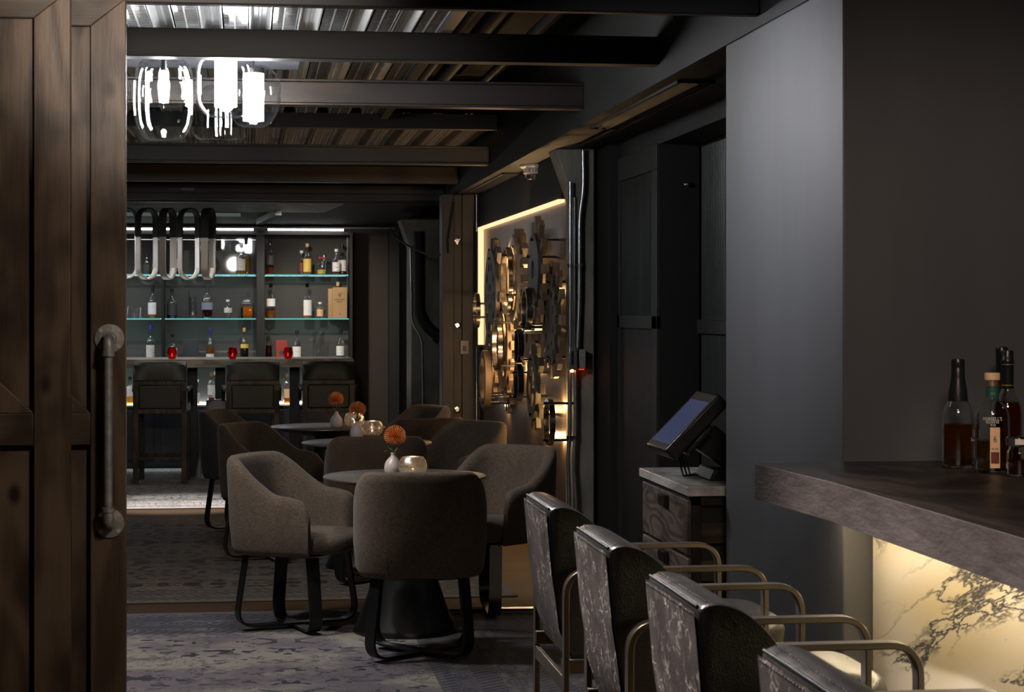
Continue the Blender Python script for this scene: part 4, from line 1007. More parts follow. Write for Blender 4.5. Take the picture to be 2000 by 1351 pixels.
# ================================================================ gears on the bronze wall
def gear(lab, px, py, X, rpx, mat, teeth=0, tooth=.05, bands=((.0, 1.0, 0),), th=.03, hub=None, spokes=0, rods=2, tw=.5, tmat=None, rodpos=None, rodend=None):
    """a wall gear centred where (px, py) shows on the plane X; rpx: radius in picture rows; bands: (inner, outer, slots) as shares of the radius"""
    c = pl(px, py, X=X); dist = (c.x*SI+c.y*CO); r = rpx*dist/F
    g = thing('mounted_gear', lab, 'gear', c, group='gears on the bronze wall')
    def sector(mb, r0, r1, a0, a1, x0, x1, n):
        for i in range(n):
            b0, b1 = a0+(a1-a0)*i/n, a0+(a1-a0)*(i+1)/n
            v = [(x, rr*math.cos(b), rr*math.sin(b)) for x in (x0, x1) for b in (b0, b1) for rr in (r0, r1)]
            mb.add(v, [(0, 1, 3, 2), (4, 6, 7, 5), (1, 5, 7, 3), (0, 2, 6, 4)]+([(0, 4, 5, 1)] if i == 0 and a1-a0 < 6 else [])+([(2, 3, 7, 6)] if i == n-1 and a1-a0 < 6 else []))
    mb = MB()
    for a, b, slots in bands:
        if not slots: sector(mb, max(a*r, .001), b*r, 0, 2*PI, -th/2, th/2, 48)
        else:
            for k in range(slots):
                sector(mb, a*r, b*r, 2*PI*(k+.22)/slots, 2*PI*(k+.78)/slots, -th/2, th/2, 4)
    mb.build('disc', mat, g, smooth=30, weld=True)
    if teeth:
        tm = MB()
        for k in range(teeth):
            a = 2*PI*k/teeth
            tm.obox((th*.55, (r+tooth/2-.003)*math.cos(a), (r+tooth/2-.003)*math.sin(a)), (th*1.1, tooth+.012, 2*PI*r/teeth*tw), Matrix.Rotation(a, 3, 'X'))
        tm.build('teeth', tmat or mat, g, smooth=0, bevel=.003)
    if spokes:
        sm = MB()
        for k in range(spokes):
            a = 2*PI*k/spokes+.4
            sm.obox((0, r*.5*math.cos(a), r*.5*math.sin(a)), (th*.8, r*.98, r*.13), Matrix.Rotation(a, 3, 'X'))
        sm.build('spokes', mat, g, smooth=0)
    if hub: 
        h = MB(); sector(h, r*hub[0], r*hub[1], 0, 2*PI, -th*.55, th*.55, 32); h.build('hub', mat, g, smooth=30)
    rd = MB()
    for k in range(rods):
        a = (rodpos or (PI*.5, -PI*.5, PI, 0))[k]
        rr = r*.82
        rd.tube([(-.03, rr*math.cos(a), rr*math.sin(a)), ((rodend or GX+.001)-X, rr*math.cos(a), rr*math.sin(a))], .008, 8)
    rd.build('standoff', 'steel', g, smooth=60)
    return g
gear('patina gear with two rings of slots at the far upper side', 961, 580, 1.755, 92, 'geardark', 14, .085, ((0, .16, 0), (.16, .30, 6), (.30, .58, 0), (.58, .74, 10), (.74, 1, 0)), .03)
gear('brightly lit pale wheel with spokes and toothed rim, high in the middle', 1006, 545, 1.757, 82, 'gearpale', 18, .055, ((.78, 1, 0),), .045, (.0, .30), 4, rodpos=(PI*.62, -PI*.62), tmat='gearwood')
gear('large plain disc gear with round eye, high toward the concrete post', 1045, 527, 1.755, 72, 'geardark', 12, .10, ((.26, .34, 0), (.34, 1, 0)), .03, tmat='gearwood', rodpos=(PI*.5, PI*.15))
gear('big olive gear with slotted rings beside the concrete post', 1077, 624, 1.815, 90, 'gearolive', 14, .075, ((0, .3, 0), (.3, .55, 0), (.55, .68, 9), (.68, .84, 0), (.84, 1., 14)), .03, tmat='gearwood')
gear('amber lit ring gear low in the middle', 984, 673, 1.812, 88, 'gearwood', 16, .05, ((.74, 1, 0), (.36, .46, 0)), .03, None, 5, rodpos=(PI*.4, PI*.05))
gear('thin dark hoop, upper of the two stacked hoops', 1014, 675, 1.712, 33, 'steel', 0, 0, ((.80, 1, 0),), .035)
gear('thin dark hoop, lower of the two stacked hoops', 1013, 746, 1.712, 37, 'steel', 0, 0, ((.82, 1, 0),), .035, rodpos=(PI*.2, -PI*.4))
gear('olive gear with stubby teeth at the bottom, below the big olive gear', 1042, 755, 1.758, 66, 'gearolive', 10, .06, ((.62, 1, 0), (.0, .22, 0)), .03, None, 4)
gear('dark bronze hoop at the far lower side', 948, 741, 1.70, 57, 'gearwood', 0, 0, ((.74, 1, 0),), .045, rodpos=(-PI*.25, -PI*.6), rodend=1.85)
gear('slim steel hoop overlapping the pale spoked wheel', 991, 548, 1.712, 66, 'chrome', 0, 0, ((.90, 1, 0),), .035, rodpos=(1.2, -2.6))
gear('slim steel hoop between the pale wheel and the big olive gear', 1029, 604, 1.712, 43, 'chrome', 0, 0, ((.86, 1, 0),), .035, rodpos=(-PI*.3, -PI*.45))
gear('slim steel hoop over the amber ring gear', 971, 672, 1.71, 52, 'chrome', 0, 0, ((.88, 1, 0),), .03)
gear('narrow steel hoop at the far edge of the gear wall', 931, 606, 1.71, 34, 'chrome', 0, 0, ((.84, 1, 0),), .03, rodpos=(.5, -.5))
gear('steel hoop low beside the concrete post, above the chair back', 1073, 824, 1.75, 46, 'chrome', 0, 0, ((.88, 1, 0),), .03, rods=2, rodpos=(PI*.4, -PI*.4))
gear('square toothed dark gear behind the slim hoops in the centre', 1033, 655, 1.868, 52, 'geardark', 10, .06, ((.3, 1, 0),), .03, rods=1)
gear('wood coloured gear tucked behind the amber ring gear', 958, 700, 1.868, 62, 'gearwood', 12, .06, ((.35, 1, 0),), .03, rods=1)
gear('dark toothed gear low behind the two stacked hoops', 990, 742, 1.868, 48, 'geardark', 11, .06, ((.3, 1, 0),), .03, rods=1)

# ================================================================ far bar
BY0, BY1 = 17.62, 18.42
bxr = pl(691, 700, Y=BY0).x
fb = thing('bar_table', 'long pale oak bar table with a plaster cone base in front of the bottle shelves', 'bar table', (-1.2, 18.0, 0))
rel(fb, m_ := MB().box(-4.2, bxr, BY0, BY1, .995, 1.07)); m_.build('top', 'bar', fb, bevel=.004)
for x in (pl(375, 750, Y=18.0).x, pl(430, 750, Y=18.0).x, pl(576, 750, Y=18.0).x):
    rel(fb, m_ := MB().box(x-.045, x+.045, 18.08, 18.16, .70 if abs(x-pl(430, 750, Y=18.0).x) < .01 else .0098, .995)); m_.build('post', 'case', fb, bevel=.004)
pc = pl(428, 700, Y=18.0)
MB().lathe([(0, .0098), (.23, .0098), (.225, .02), (.19, .2), (.155, .4), (.125, .6), (.115, .69), (0, .69)], 36, (pc.x-fb.location.x, .12, 0)).build('cone_base', 'plaster', fb, smooth=60)
def far_stool(label):
    s = thing('counter_stool', label, 'bar stool', group='leather bar stools at the far bar')
    for x in (-.205, .205):
        MB().obox((x, -.215, .40), (.045, .040, .80)).build('leg', 'stoolwood', s, bevel=.003)
        MB().obox((x*.97, .205, .33), (.045, .045, .66)).build('leg', 'stoolwood', s, bevel=.003)
    MB().box(-.228, .228, -.235, -.195, .845, .885).box(-.228, -.18, -.235, -.195, .62, .845).box(.18, .228, -.235, -.195, .62, .845).box(-.228, .228, -.235, -.195, .60, .64).build('back_frame', 'stoolwood', s, bevel=.004)
    MB().box(-.18, .18, -.228, -.20, .64, .845).build('back_panel', 'leather_plain', s, bevel=.012, segs=3)
    MB().loops([[(x, y, z) for y, z in ((-.245, .885), (-.25, .92), (-.245, 1.02), (-.225, 1.048), (-.195, 1.048), (-.170, 1.02), (-.172, .92), (-.18, .885))] for x in (-.226, -.222, -.1, 0, .1, .222, .226)]).build('headroll', 'leather_plain', s, smooth=50, bevel=.006)
    MB().box(-.225, .225, -.19, .235, .60, .69).build('seat', 'leather_plain', s, bevel=.02, segs=3)
    MB().box(-.205, .205, .195, .215, .20, .235).box(-.205, .205, -.225, -.205, .20, .225).box(-.212, -.198, -.21, .21, .22, .245).box(.198, .212, -.21, .21, .22, .245).build('stretcher', 'stoolwood', s, bevel=.002)
    MB().strap(fillet([(.225, -.19, .80), (.245, .05, .83), (.245, .12, .70)], .06, 6), (1, 0, 0), .03, .03).strap(fillet([(-.225, -.19, .80), (-.245, .05, .83), (-.245, .12, .70)], .06, 6), (1, 0, 0), .03, .03).build('arm', 'leather_plain', s, bevel=.004)
    return s
fs = far_stool('black leather bar stool at the far bar, nearest the sliding door')
def fsx(px): return pl(px, 760, Y=17.36).x
fs.location = (fsx(315), 17.59, .0095); fs.rotation_euler.z = R(-3)
dupthing(fs, (fsx(492), 17.54, .0095), R(2), 'black leather bar stool at the far bar, between the two others')
dupthing(fs, (fsx(643), 17.60, .0095), R(-1), 'black leather bar stool at the far bar, behind the rear round table')

# shelving
YF, YB = 19.12, 19.42
xs = {p: pl(p, 600, Y=YF).x for p in (318, 501, 517, 685)}
def zz(py): return pl(470, py, Y=YF).z
sh = thing('bottle_display_shelves', 'tall back bar case with lit glass shelves and dark frame', 'display case', (-1.2, 19.3, 0))
zt = zz(449)
rel(sh, m_ := MB().box(-4.3, xs[685]+.02, YB, YB+.03, .6, zt)); m_.build('back_panel', 'casebacking', sh)
for (a, b) in ((xs[318]-.012, xs[318]+.012), (xs[501], xs[517]), (xs[685]-.01, xs[685]+.02)):
    rel(sh, m_ := MB().box(a, b, YF, YB, .6, zt)); m_.build('upright', 'case', sh, bevel=.003)
rel(sh, m_ := MB().box(-4.3, xs[685]+.02, YF, YB, zz(455), zt-.012).box(-4.3, xs[685]+.02, YF-.02, YF, zz(458), zz(453))); m_.build('head_rail', 'case', sh)
for (a, b) in ((-4.3, xs[501]-.03), (xs[517]+.03, xs[685]-.07), ):
    rel(sh, m_ := MB().box(a, b, YF-.06, YF-.03, zz(450), zz(446.5))); m_.build('top_light', 'led', sh)
rel(sh, m_ := MB().box(-4.3, pl(770, 445, Y=19.1).x, YF-.095, YF-.07, zz(446.5), zz(443))); m_.build('light_valance', 'plaster', sh)
rel(sh, m_ := MB().box(-4.3, xs[685]+.02, YF-.07, YF+.02, zz(446)+.003, zz(446)+.012)); m_.build('light_blocker', 'case', sh)  # added plate stopping the strip light from reaching the bulkhead
SHZ = [zz(535.5), zz(621.5), zz(706.5)]
for z in SHZ:
    for a, b in ((-4.3, xs[318]-.012), (xs[318]+.012, xs[501]), (xs[517], xs[685]-.01)):
        rel(sh, m_ := MB().box(a+.004, b-.004, YF+.012, YB-.002, z-.012, z)); gs = m_.build('glass_shelf', 'shelfglass', sh)
        rel(sh, m_ := MB().box(a+.006, b-.012, YF+.006, YF+.012, z-.011, z-.001)); m_.build('lit_edge', 'shelfedge', gs)
BZ = zz(790)
rel(sh, m_ := MB().box(-4.3, xs[685]+.02, YF, YB+.03, BZ-.012, BZ)); m_.build('base_top', 'whitestone', sh)
rel(sh, m_ := MB().box(-4.3, xs[685]+.02, YF+.03, YB+.03, .0, BZ-.012)); m_.build('base_cabinet', 'cabinet_black', sh)
for a in (-3.6, -2.9, -2.2, -1.5, -.8, -.1):
    rel(sh, m_ := MB().box(a, a+.64, YF+.014, YF+.03, .08, BZ-.05)); m_.build('base_door', 'cabinet_black', sh, bevel=.004)
rel(sh, m_ := MB().box(-4.3, xs[685]-.02, YB-.045, YB-.02, BZ, BZ+.012)); m_.build('base_light', 'led', sh)

# bottles: profiles as shares of height, radius as shares of width
def far_bottle(px, base, top, w, liq, label, lab=None, cap='cap', shape='round', fill=.72, z=None, dy=.10, name='spirit_bottle', labz=(.12, .48), capfrac=.12, glassm='clear', grp='bottles on the back bar shelves'):
    Y = YF+dy
    q = pl(px, base, Y=Y); z = q.z if z is None else z
    s = (q.x*SI+q.y*CO)/F
    H = (pl(px, base, Y=Y).z, pl(px, top, Y=Y).z); h = H[1]-z; r = w*s/2
    b = thing(name, label, 'bottle', (q.x, q.y, z+.0005), random.uniform(-.2, .2), grp)
    sq = {'round': 2., 'square': 6., 'flat': 3.}.get(shape, 2.); dep = .55 if shape == 'flat' else 1.
    nr = min(.0135, r*.45)
    if shape == 'jug':   body = [(0, 0), (r*.75, 0), (r*.95, h*.10), (r, h*.28), (r*.93, h*.46), (r*.6, h*.62), (nr*1.1, h*.72), (nr, h*.80), (nr, h*.9)]
    elif shape == 'oval': body = [(0, 0), (r*.62, 0), (r*.85, h*.12), (r, h*.36), (r*.93, h*.58), (r*.62, h*.74), (nr*1.1, h*.80), (nr, h*.9)]
    elif shape == 'flat': body = [(0, 0), (r*.78, 0), (r*.86, h*.05), (r, h*.42), (r*.95, h*.58), (r*.6, h*.68), (nr*1.2, h*.72), (nr, h*.78), (nr, h*.9)]
    elif shape == 'square': body = [(0, 0), (r*.88, 0), (r*.9, h*.02), (r*.9, h*.56), (r*.8, h*.62), (nr*1.3, h*.68), (nr, h*.72), (nr, h*.9)]
    elif shape == 'tall': body = [(0, 0), (r*.95, 0), (r, h*.02), (r, h*.60), (r*.85, h*.68), (nr*1.3, h*.76), (nr, h*.8), (nr, h*.9)]
    else: body = [(0, 0), (r*.95, 0), (r, h*.02), (r, h*.48), (r*.92, h*.56), (r*.65, h*.63), (nr*1.25, h*.69), (nr, h*.75), (nr, h*.9)]
    MB().lathe(body+[(0, h*.9)], 20, sq=sq, depth=dep).build('glass', glassm, b, smooth=50)
    if liq:
        zl = h*fill*.62
        inn = [(max(0, rr-.0025), zz_+.004) for rr, zz_ in body if zz_ < zl]
        MB().lathe(inn+[(inn[-1][0], zl), (0, zl)], 20, sq=sq, depth=dep).build('drink', liq, b, smooth=50)
    if cap: MB().lathe([(nr*1.12, h*min(.89, 1-capfrac)), (nr*1.15, h*(.9)), (nr*1.3, h*.905), (nr*1.3, h*.99), (nr, h), (0, h)], 14).build('cap', cap, b, smooth=40)
    if lab:
        rl = max(rr for rr, zz_ in body)
        mb = MB(); ringpts = []
        for i in range(13):
            a = R(-62+124*i/12)-PI/2; ca, sa = math.cos(a), math.sin(a)
            k = 1/(abs(ca)**sq+abs(sa)**sq)**(1/sq)*(rl+.0012 if shape != 'square' else rl*.9+.0012)
            ringpts.append((k*ca, k*sa*dep-(.0012 if dep < 1 else 0)))
        mb.loops([[(x, y, h*labz[0]) for x, y in ringpts], [(x, y, h*labz[1]) for x, y in ringpts]], closed=False, caps=False)
        mb.build('label', lab, b, smooth=60)
    return b
Z1, Z2, Z3 = SHZ
FB = far_bottle
# top shelf
FB(287, 534, 497, 15, 'dark', 'small dark bottle on the top shelf behind the second strap loop', 'labeld', z=Z1)
FB(300, 534, 503, 12, 'gold', 'small amber bottle on the top shelf beside the second strap loop', None, z=Z1)
FB(341, 534, 478, 15, 'dark', 'dark bottle with pale label on the top shelf behind the third strap loop', 'label', z=Z1, labz=(.22, .52))
FB(471, 534, 474, 20, 'gold', 'golden bottle with broad pale label, shorter of the pair on the top shelf', 'label', 'labelw', z=Z1, dy=.06)
FB(481, 534, 461, 16, 'gold', 'golden bottle with tall black neck behind the shorter golden one on the top shelf', None, 'cap', z=Z1, dy=.17, capfrac=.2)
FB(528, 534, 464, 16, 'rose', 'tall clear bottle with dark upper label right of the thick upright, top shelf', 'labeld', z=Z1, labz=(.26, .52), fill=.3)
FB(589, 534, 489, 13, 'rose', 'short red brown bottle beside the green labelled bottle on the top shelf', 'labelr', 'labelw', z=Z1, dy=.13)
FB(600, 534, 475, 17, 'gold', 'bottle with green and cream label in the middle of the right top shelf', 'labely', 'cork', z=Z1, dy=.07, labz=(.08, .50))
FB(657, 534, 486, 16, 'rose', 'white capped bottle with red spirit at the right end of the top shelf', 'labelw', 'labelw', z=Z1, dy=.08)
FB(668, 534, 477, 18, 'rose', 'black capped bottle with white label at the right end of the top shelf', 'labelw', z=Z1, dy=.16)
# decanter
dq = pl(408, 534, Y=YF+.14)
dc = thing('decanter', 'round glass decanter with wooden stopper on the top shelf behind the last strap loop', 'decanter', (dq.x, dq.y, Z1+.0005))
MB().lathe([(0, 0), (.075, 0), (.098, .03), (.108, .08), (.098, .125), (.07, .165), (.035, .20), (.02, .24), (.022, .262), (0, .262)], 30).build('glass', 'clear', dc, smooth=60)
MB().lathe([(0, .004), (.07, .004), (.092, .032), (.101, .062), (0, .062)], 30).build('drink', 'whisky', dc, smooth=60)
MB().lathe([(0, .262), (.018, .262), (.018, .275), (.085, .280), (.085, .292), (.03, .30), (0, .30)], 20).build('stopper', 'boxwood', dc, smooth=40)
# middle shelf
FB(298, 620, 557, 18, 'gold', 'golden bottle with white label and black neck, left bay of the middle shelf', 'labelw', z=Z2, capfrac=.2)
FB(336, 620, 563, 20, 'smoke', 'clear bottle with a yellow spot and dark label on the middle shelf', 'labeld', z=Z2)
FB(405, 620, 557, 22, 'dark', 'flat dark bottle with a round silver label on the middle shelf', 'labelbl', 'bag', 'flat', z=Z2, labz=(.26, .48), capfrac=.2)
FB(445, 620, 585, 17, None, 'small egg shaped clear bottle on the middle shelf', 'label', 'labelw', 'oval', z=Z2, labz=(.30, .56))
FB(478, 620, 574, 17, 'dark', 'dark bottle half hidden behind the square amber one on the middle shelf', None, None, 'tall', z=Z2, dy=.17)
FB(485, 620, 570, 22, 'whisky', 'square amber bottle beside the thick upright on the middle shelf', 'labely', 'drink', 'square', z=Z2, dy=.07, labz=(.12, .42))
FB(529, 620, 553, 18, 'whisky', 'bottle with white upper label and amber rest, right of the thick upright, middle shelf', 'labelw', 'smoke', z=Z2, labz=(.34, .56), fill=.36)
FB(600, 620, 553, 18, 'gold', 'white labelled bottle in the middle of the right middle shelf', 'labelw', 'smoke', z=Z2, labz=(.08, .52))
FB(625, 620, 590, 14, None, 'little clear bottle beside the oak bottle box', 'labelp', 'labelw', 'tall', z=Z2, labz=(.12, .55))
# lower shelf, seen over the bar table
FB(294, 706, 635, 18, 'gold', 'blue capped bottle with cream label on the lower shelf, left bay', 'label', 'capblue', z=Z3, labz=(.08, .46), capfrac=.16)
FB(337, 706, 652, 19, 'rose', 'red brown bottle on the lower shelf behind the left red votive', 'label', 'cap', z=Z3, labz=(.1, .5))
FB(411, 706, 642, 17, 'whisky', 'blue capped bottle with small white label low on the lower shelf', 'labelw', 'capblue', z=Z3, labz=(.04, .24), capfrac=.16)
FB(477, 706, 640, 17, 'dark', 'dark brown bottle with a tilted gold label on the lower shelf', 'labely', 'capgold', 'jug', z=Z3, labz=(.40, .52))
FB(525, 706, 636, 13, 'dark', 'slim dark bottle half hidden by the thick upright on the lower shelf', None, 'cap', z=Z3)
FB(580, 706, 645, 18, 'smoke', 'square shouldered bottle with big white label on the lower shelf', 'labelw', 'cap', z=Z3, labz=(.06, .48))
FB(665, 706, 643, 17, 'smoke', 'dark bottle with black and white label at the right end of the lower shelf', 'labelw', 'cap', z=Z3, labz=(.18, .48))
# base row, seen under the bar table
FB(254, 790, 735, 17, 'gold', 'amber bottle on the base cabinet left of the nearest far stool', 'label', 'cap', z=BZ, labz=(.3, .6))
FB(385, 792, 741, 11, 'whisky', 'slim bottle on the base cabinet beside the left stool arm', 'label', 'labelw', z=BZ)
FB(413, 789, 728, 15, 'rose', 'clear bottle with cream label and red cap on the base cabinet', 'label', 'tableedge', 'tall', z=BZ, labz=(.30, .62), fill=.34)
FB(421, 788, 725, 12, 'gold', 'golden bottle half hidden by the black bar post', 'label', 'cork', z=BZ, dy=.2)
FB(561, 790, 730, 14, 'whisky', 'amber bottle on the base cabinet between two far stools', 'labelp', 'tableedge', 'tall', z=BZ, labz=(.2, .5))
# boxes, glasses, pitcher
def boxy(px0, px1, base, top, z, dy, mat, lab, dep=.09, name='bottle_box', cat='box'):
    a, b = pl(px0, base, Y=YF+dy), pl(px1, base, Y=YF+dy); h = pl(px0, top, Y=YF+dy).z-z
    o = thing(name, lab, cat, ((a.x+b.x)/2, YF+dy+dep/2, z+.0005)); w = (b.x-a.x)/2
    MB().box(-w, w, -dep/2, dep/2, 0, h).build('carton', mat, o, bevel=.002)
    return o, w, h, dep
o, w_, h_, dp_ = boxy(650, 678, 620, 561, Z2, .05, 'boxwood', 'oak bottle box with dark lettering at the right end of the middle shelf')
lettering('HIGHLAND', .021, 'ink', o, (-.004, -dp_/2-.0008, h_*.605), sx=.9); lettering('PARK', .021, 'ink', o, (-.004, -dp_/2-.0008, h_*.53)); lettering('18', .018, 'ink', o, (-.002, -dp_/2-.0008, h_*.14))
em = MB()
for a0 in range(0, 300, 20):
    a = R(a0); em.obox((.002+.020*math.cos(a), -dp_/2-.0006, h_*.77+.020*math.sin(a)), (.006, .0008, .004), Matrix.Rotation(-a, 3, 'Y'))
em.box(-.003, .006, -dp_/2-.001, -dp_/2, h_*.70, h_*.80); em.build('emblem', 'ink', o, smooth=0)
boxy(641, 652, 620, 563.5, Z2, .15, 'boxwood', 'plain wooden box half hidden behind the oak bottle box')
FB(660, 620, 550, 13, 'gold', 'bottle behind the oak bottle box, only its cork showing', None, 'cork', z=Z2, dy=.23)
boxy(358, 387, 706, 663, Z3, .06, 'labeld', 'dark gift box with gold top on the lower shelf')
o2 = boxy(539, 561, 706, 665, Z3, .06, 'redbox', 'red carton with dark round emblem on the lower shelf')
m_ = MB().lathe([(0, 0), (.022, 0), (.022, .001), (0, .001)], 20, depth=1.); m_.v = [(x, -o2[3]/2-zq, y+o2[2]*.42) for x, y, zq in m_.v]; m_.build('emblem', 'labeld', o2[0])
def tumbler(px, base, top, w, z, lab, dy=.08, name='tumbler', fillm=None, grp='glassware on the back bar shelves'):
    q = pl(px, base, Y=YF+dy); s = (q.x*SI+q.y*CO)/F; h = pl(px, top, Y=YF+dy).z-z; r = w*s/2
    t = thing(name, lab, 'glass', (q.x, q.y, z+.0005), 0, grp)
    MB().lathe([(0, 0), (r*.86, 0), (r*.88, .004), (r, h), (r-.003, h), (r*.86-.003, .012), (0, .012)], 22).build('glass', 'drink', t, smooth=50)
    return t, r, h
tumbler(249, 620, 599, 13, Z2, 'ribbed tumbler nearest the sliding door on the middle shelf')
tumbler(263, 620, 599, 14, Z2, 'ribbed tumbler between two others on the middle shelf')
tumbler(274, 620, 599, 13, Z2, 'ribbed tumbler nearest the golden bottle on the middle shelf', .12)
t, r, h = tumbler(376, 620, 578, 17, Z2, 'tall cut mixing glass with a stirrer on the middle shelf', name='mixing_glass')
tag(MB().tube([(0, 0, .016), (-r*.9, 0, h*1.28)], .003, 6).build('stirrer', 'chrome'), 'thin metal stirrer standing in the mixing glass', 'stirrer').location = t.location
MB().loops([[((r*.95*(1+.04*(k % 2)))*math.cos(2*PI*k/24), (r*.95*(1+.04*(k % 2)))*math.sin(2*PI*k/24), zq) for k in range(24)] for zq in (h*.15, h*.9)], caps=False).build('cut_pattern', 'ice', t, smooth=0)
t, r, h = tumbler(628, 535, 498, 22, Z1, 'tall glass of ice with lemon and red fruit on the top shelf', name='garnished_glass')
icm = MB(); rnd = random.Random(4)
for k in range(9): icm.obox((rnd.uniform(-.5, .5)*r, rnd.uniform(-.4, .4)*r, h*(.30+.06*k)), (.022, .022, .022), Matrix.Rotation(rnd.random()*3, 3, 'Z') @ Matrix.Rotation(rnd.random(), 3, 'X'))
icm.build('ice', 'ice', t, smooth=0)
MB().lathe([(0, h*.03), (r*.8, h*.04), (r*.83, h*.24), (0, h*.26)], 16).build('lemon', 'lemon', t)
bm_ = MB()
for k in range(5): bm_.lathe([(0, -.012), (.010, -.006), (.012, 0), (.010, .006), (0, .012)], 8, (rnd.uniform(-.6, .6)*r, rnd.uniform(-.7, 0)*r, h*.84))
bm_.build('fruit', 'berry', t)
pq = pl(622, 706, Y=YF+.10); hp = pl(622, 648, Y=YF+.1).z-Z3
pt_ = thing('pitcher', 'clear glass pitcher with handle on the lower shelf', 'pitcher', (pq.x, pq.y, Z3+.0005))
MB().lathe([(0, 0), (.052, 0), (.056, .006), (.058, hp*.5), (.056, hp*.8), (.066, hp), (.062, hp), (.053, hp*.8), (.054, hp*.5), (.052, .012), (0, .012)], 24).build('glass', 'drink', pt_, smooth=60)
MB().tube(fillet([(-.055, 0, hp*.72), (-.10, 0, hp*.72), (-.10, 0, hp*.25), (-.056, 0, hp*.22)], .04, 6), .006, 10).build('handle', 'drink', pt_, smooth=60)
# red votives on the bar table
for k, (px, lb) in enumerate(((336, 'left'), (454, 'middle'), (563, 'right'))):
    q = pl(px, 701, Z=1.07)
    L = (q.x, max(q.y, BY0+.06), 1.0705)
    if k == 0:
        vt = thing('red_votive', '', 'candle holder', L, 0, 'red glass votives on the bar table')
        MB().lathe([(0, 0), (.026, 0), (.034, .010), (.0435, .035), (.0445, .055), (.040, .078), (.034, .094), (.034, .1), (.0315, .1), (.037, .078), (.041, .055), (.040, .036), (.031, .013), (0, .006)], 28).build('bowl', 'redglass', vt, smooth=70)
        MB().lathe([(0, .008), (.022, .008), (.022, .022), (0, .022)], 16).build('wax', 'wax', vt)
        MB().lathe([(0, .022), (.006, .030), (.004, .042), (0, .05)], 10).build('flame', 'redflame', vt, smooth=180)
        vt['label'] = 'red glass votive on the bar table, in front of the red brown bottle'
    else: dupthing(vt, L, 0, ('', 'red glass votive on the bar table, between the other two votives', 'red glass votive on the bar table, beside the red carton')[k])

# ================================================================ lamps
LY = 8.75
def pendant(px, top, bot, wpx, Y, kind, lab, ztop=2.70):
    q = pl(px, bot, Y=Y); s = (q.x*SI+q.y*CO)/F
    r = wpx*s/2; zb = q.z; zt = pl(px, top, Y=Y).z; h = zt-zb
    p = thing('pendant_lamp', lab, 'pendant lamp', (q.x, q.y, zb), 0, 'clustered glass pendants')
    if kind == 'flat': prof = [(0, 0), (r*.82, 0), (r*.95, h*.05), (r, h*.14), (r*.97, h*.5), (r*.9, h*.85), (r*.5, h*.98), (.03, h)]
    elif kind == 'globe': prof = [(0, 0), (r*.42, 0), (r*.62, h*.06), (r*.88, h*.24), (r, h*.48), (r*.96, h*.72), (r*.74, h*.92), (r*.4, h*.99), (.03, h)]
    else: prof = [(0, 0), (r*.5, 0), (r*.72, h*.05), (r*.9, h*.15), (r*.985, h*.30), (r, h*.5), (r*.97, h*.8), (r*.75, h*.95), (.03, h)]
    prof = prof[:2]+chaikin(prof[2:], 2)
    MB().lathe(prof, 48, caps=False).lathe([(rr*.965, z*.985+.004) for rr, z in prof], 48, caps=False).build('glass_shade', 'pendant', p, smooth=70)
    if kind == 'double':
        pi = [(0, h*.40), (r*.55, h*.40), (r*.78, h*.46), (r*.84, h*.56), (r*.80, h*.66), (r*.70, h*.72), (r*.70, h*.9), (.03, h*.97)]
        pi = pi[:2]+chaikin(pi[2:], 2)
        MB().lathe(pi, 40, caps=False).build('inner_glass', 'pendant', p, smooth=70)
        MB().lathe([(0, h*.50), (.012, h*.51), (.024, h*.58), (.026, h*.66), (.018, h*.76), (.012, h*.82), (0, h*.82)], 20).build('bulb', 'bulb', p, smooth=70)
        MB().lathe([(0, h*.82), (.013, h*.82), (.013, h), (0, h)], 16).build('socket', 'black', p)
    elif kind != 'flat':
        a, b = (.16, .90) if kind == 'tall' else (.10, .86)
        MB().lathe([(0, h*a), (r*.37, h*a), (r*.37, h*b), (0, h*b)], 28).build('diffuser', 'lamp', p, smooth=40)
        MB().lathe([(0, h*b), (r*.375, h*b), (r*.375, h*b+.025), (0, h*b+.025)], 28).build('cap', 'black', p)
    else:
        MB().lathe([(0, h*.62), (.024, h*.62), (.026, h*.75), (.026, h*.9), (0, h*.9)], 20).build('socket', 'chrome', p)
    MB().tube([(0, 0, h*.9), (0, 0, ztop-zb)], .004, 8).build('cord', 'black', p)
    return p
pendant(320, 108, 274, 118, LY, 'double', 'glass pendant with a nested inner glass and bare bulb')
pendant(441, 100, 229, 117, LY-.02, 'tall', 'glass pendant with bright frosted cylinder, central in the cluster')
pendant(495, 127, 248, 110, LY+.28, 'globe', 'round glass pendant farthest from the sliding door', 2.653)
pendant(431, 165, 273, 103, LY+.62, 'flat', 'flat bottomed glass pendant hanging lowest behind the central one', 2.653)
pendant(212, 140, 238, 92, LY+.25, 'globe', 'glass pendant mostly hidden behind the sliding door')
cp = pl(582, 148, Y=9.65)
tag(MB().box(-1.35, cp.x, 9.02, 9.66, 2.655, 2.675).build('ceiling_canopy', pm('pale zinc', (.30, .33, .38), .35, .7)), 'flat zinc canopy plate from which the glass pendants hang', 'canopy')

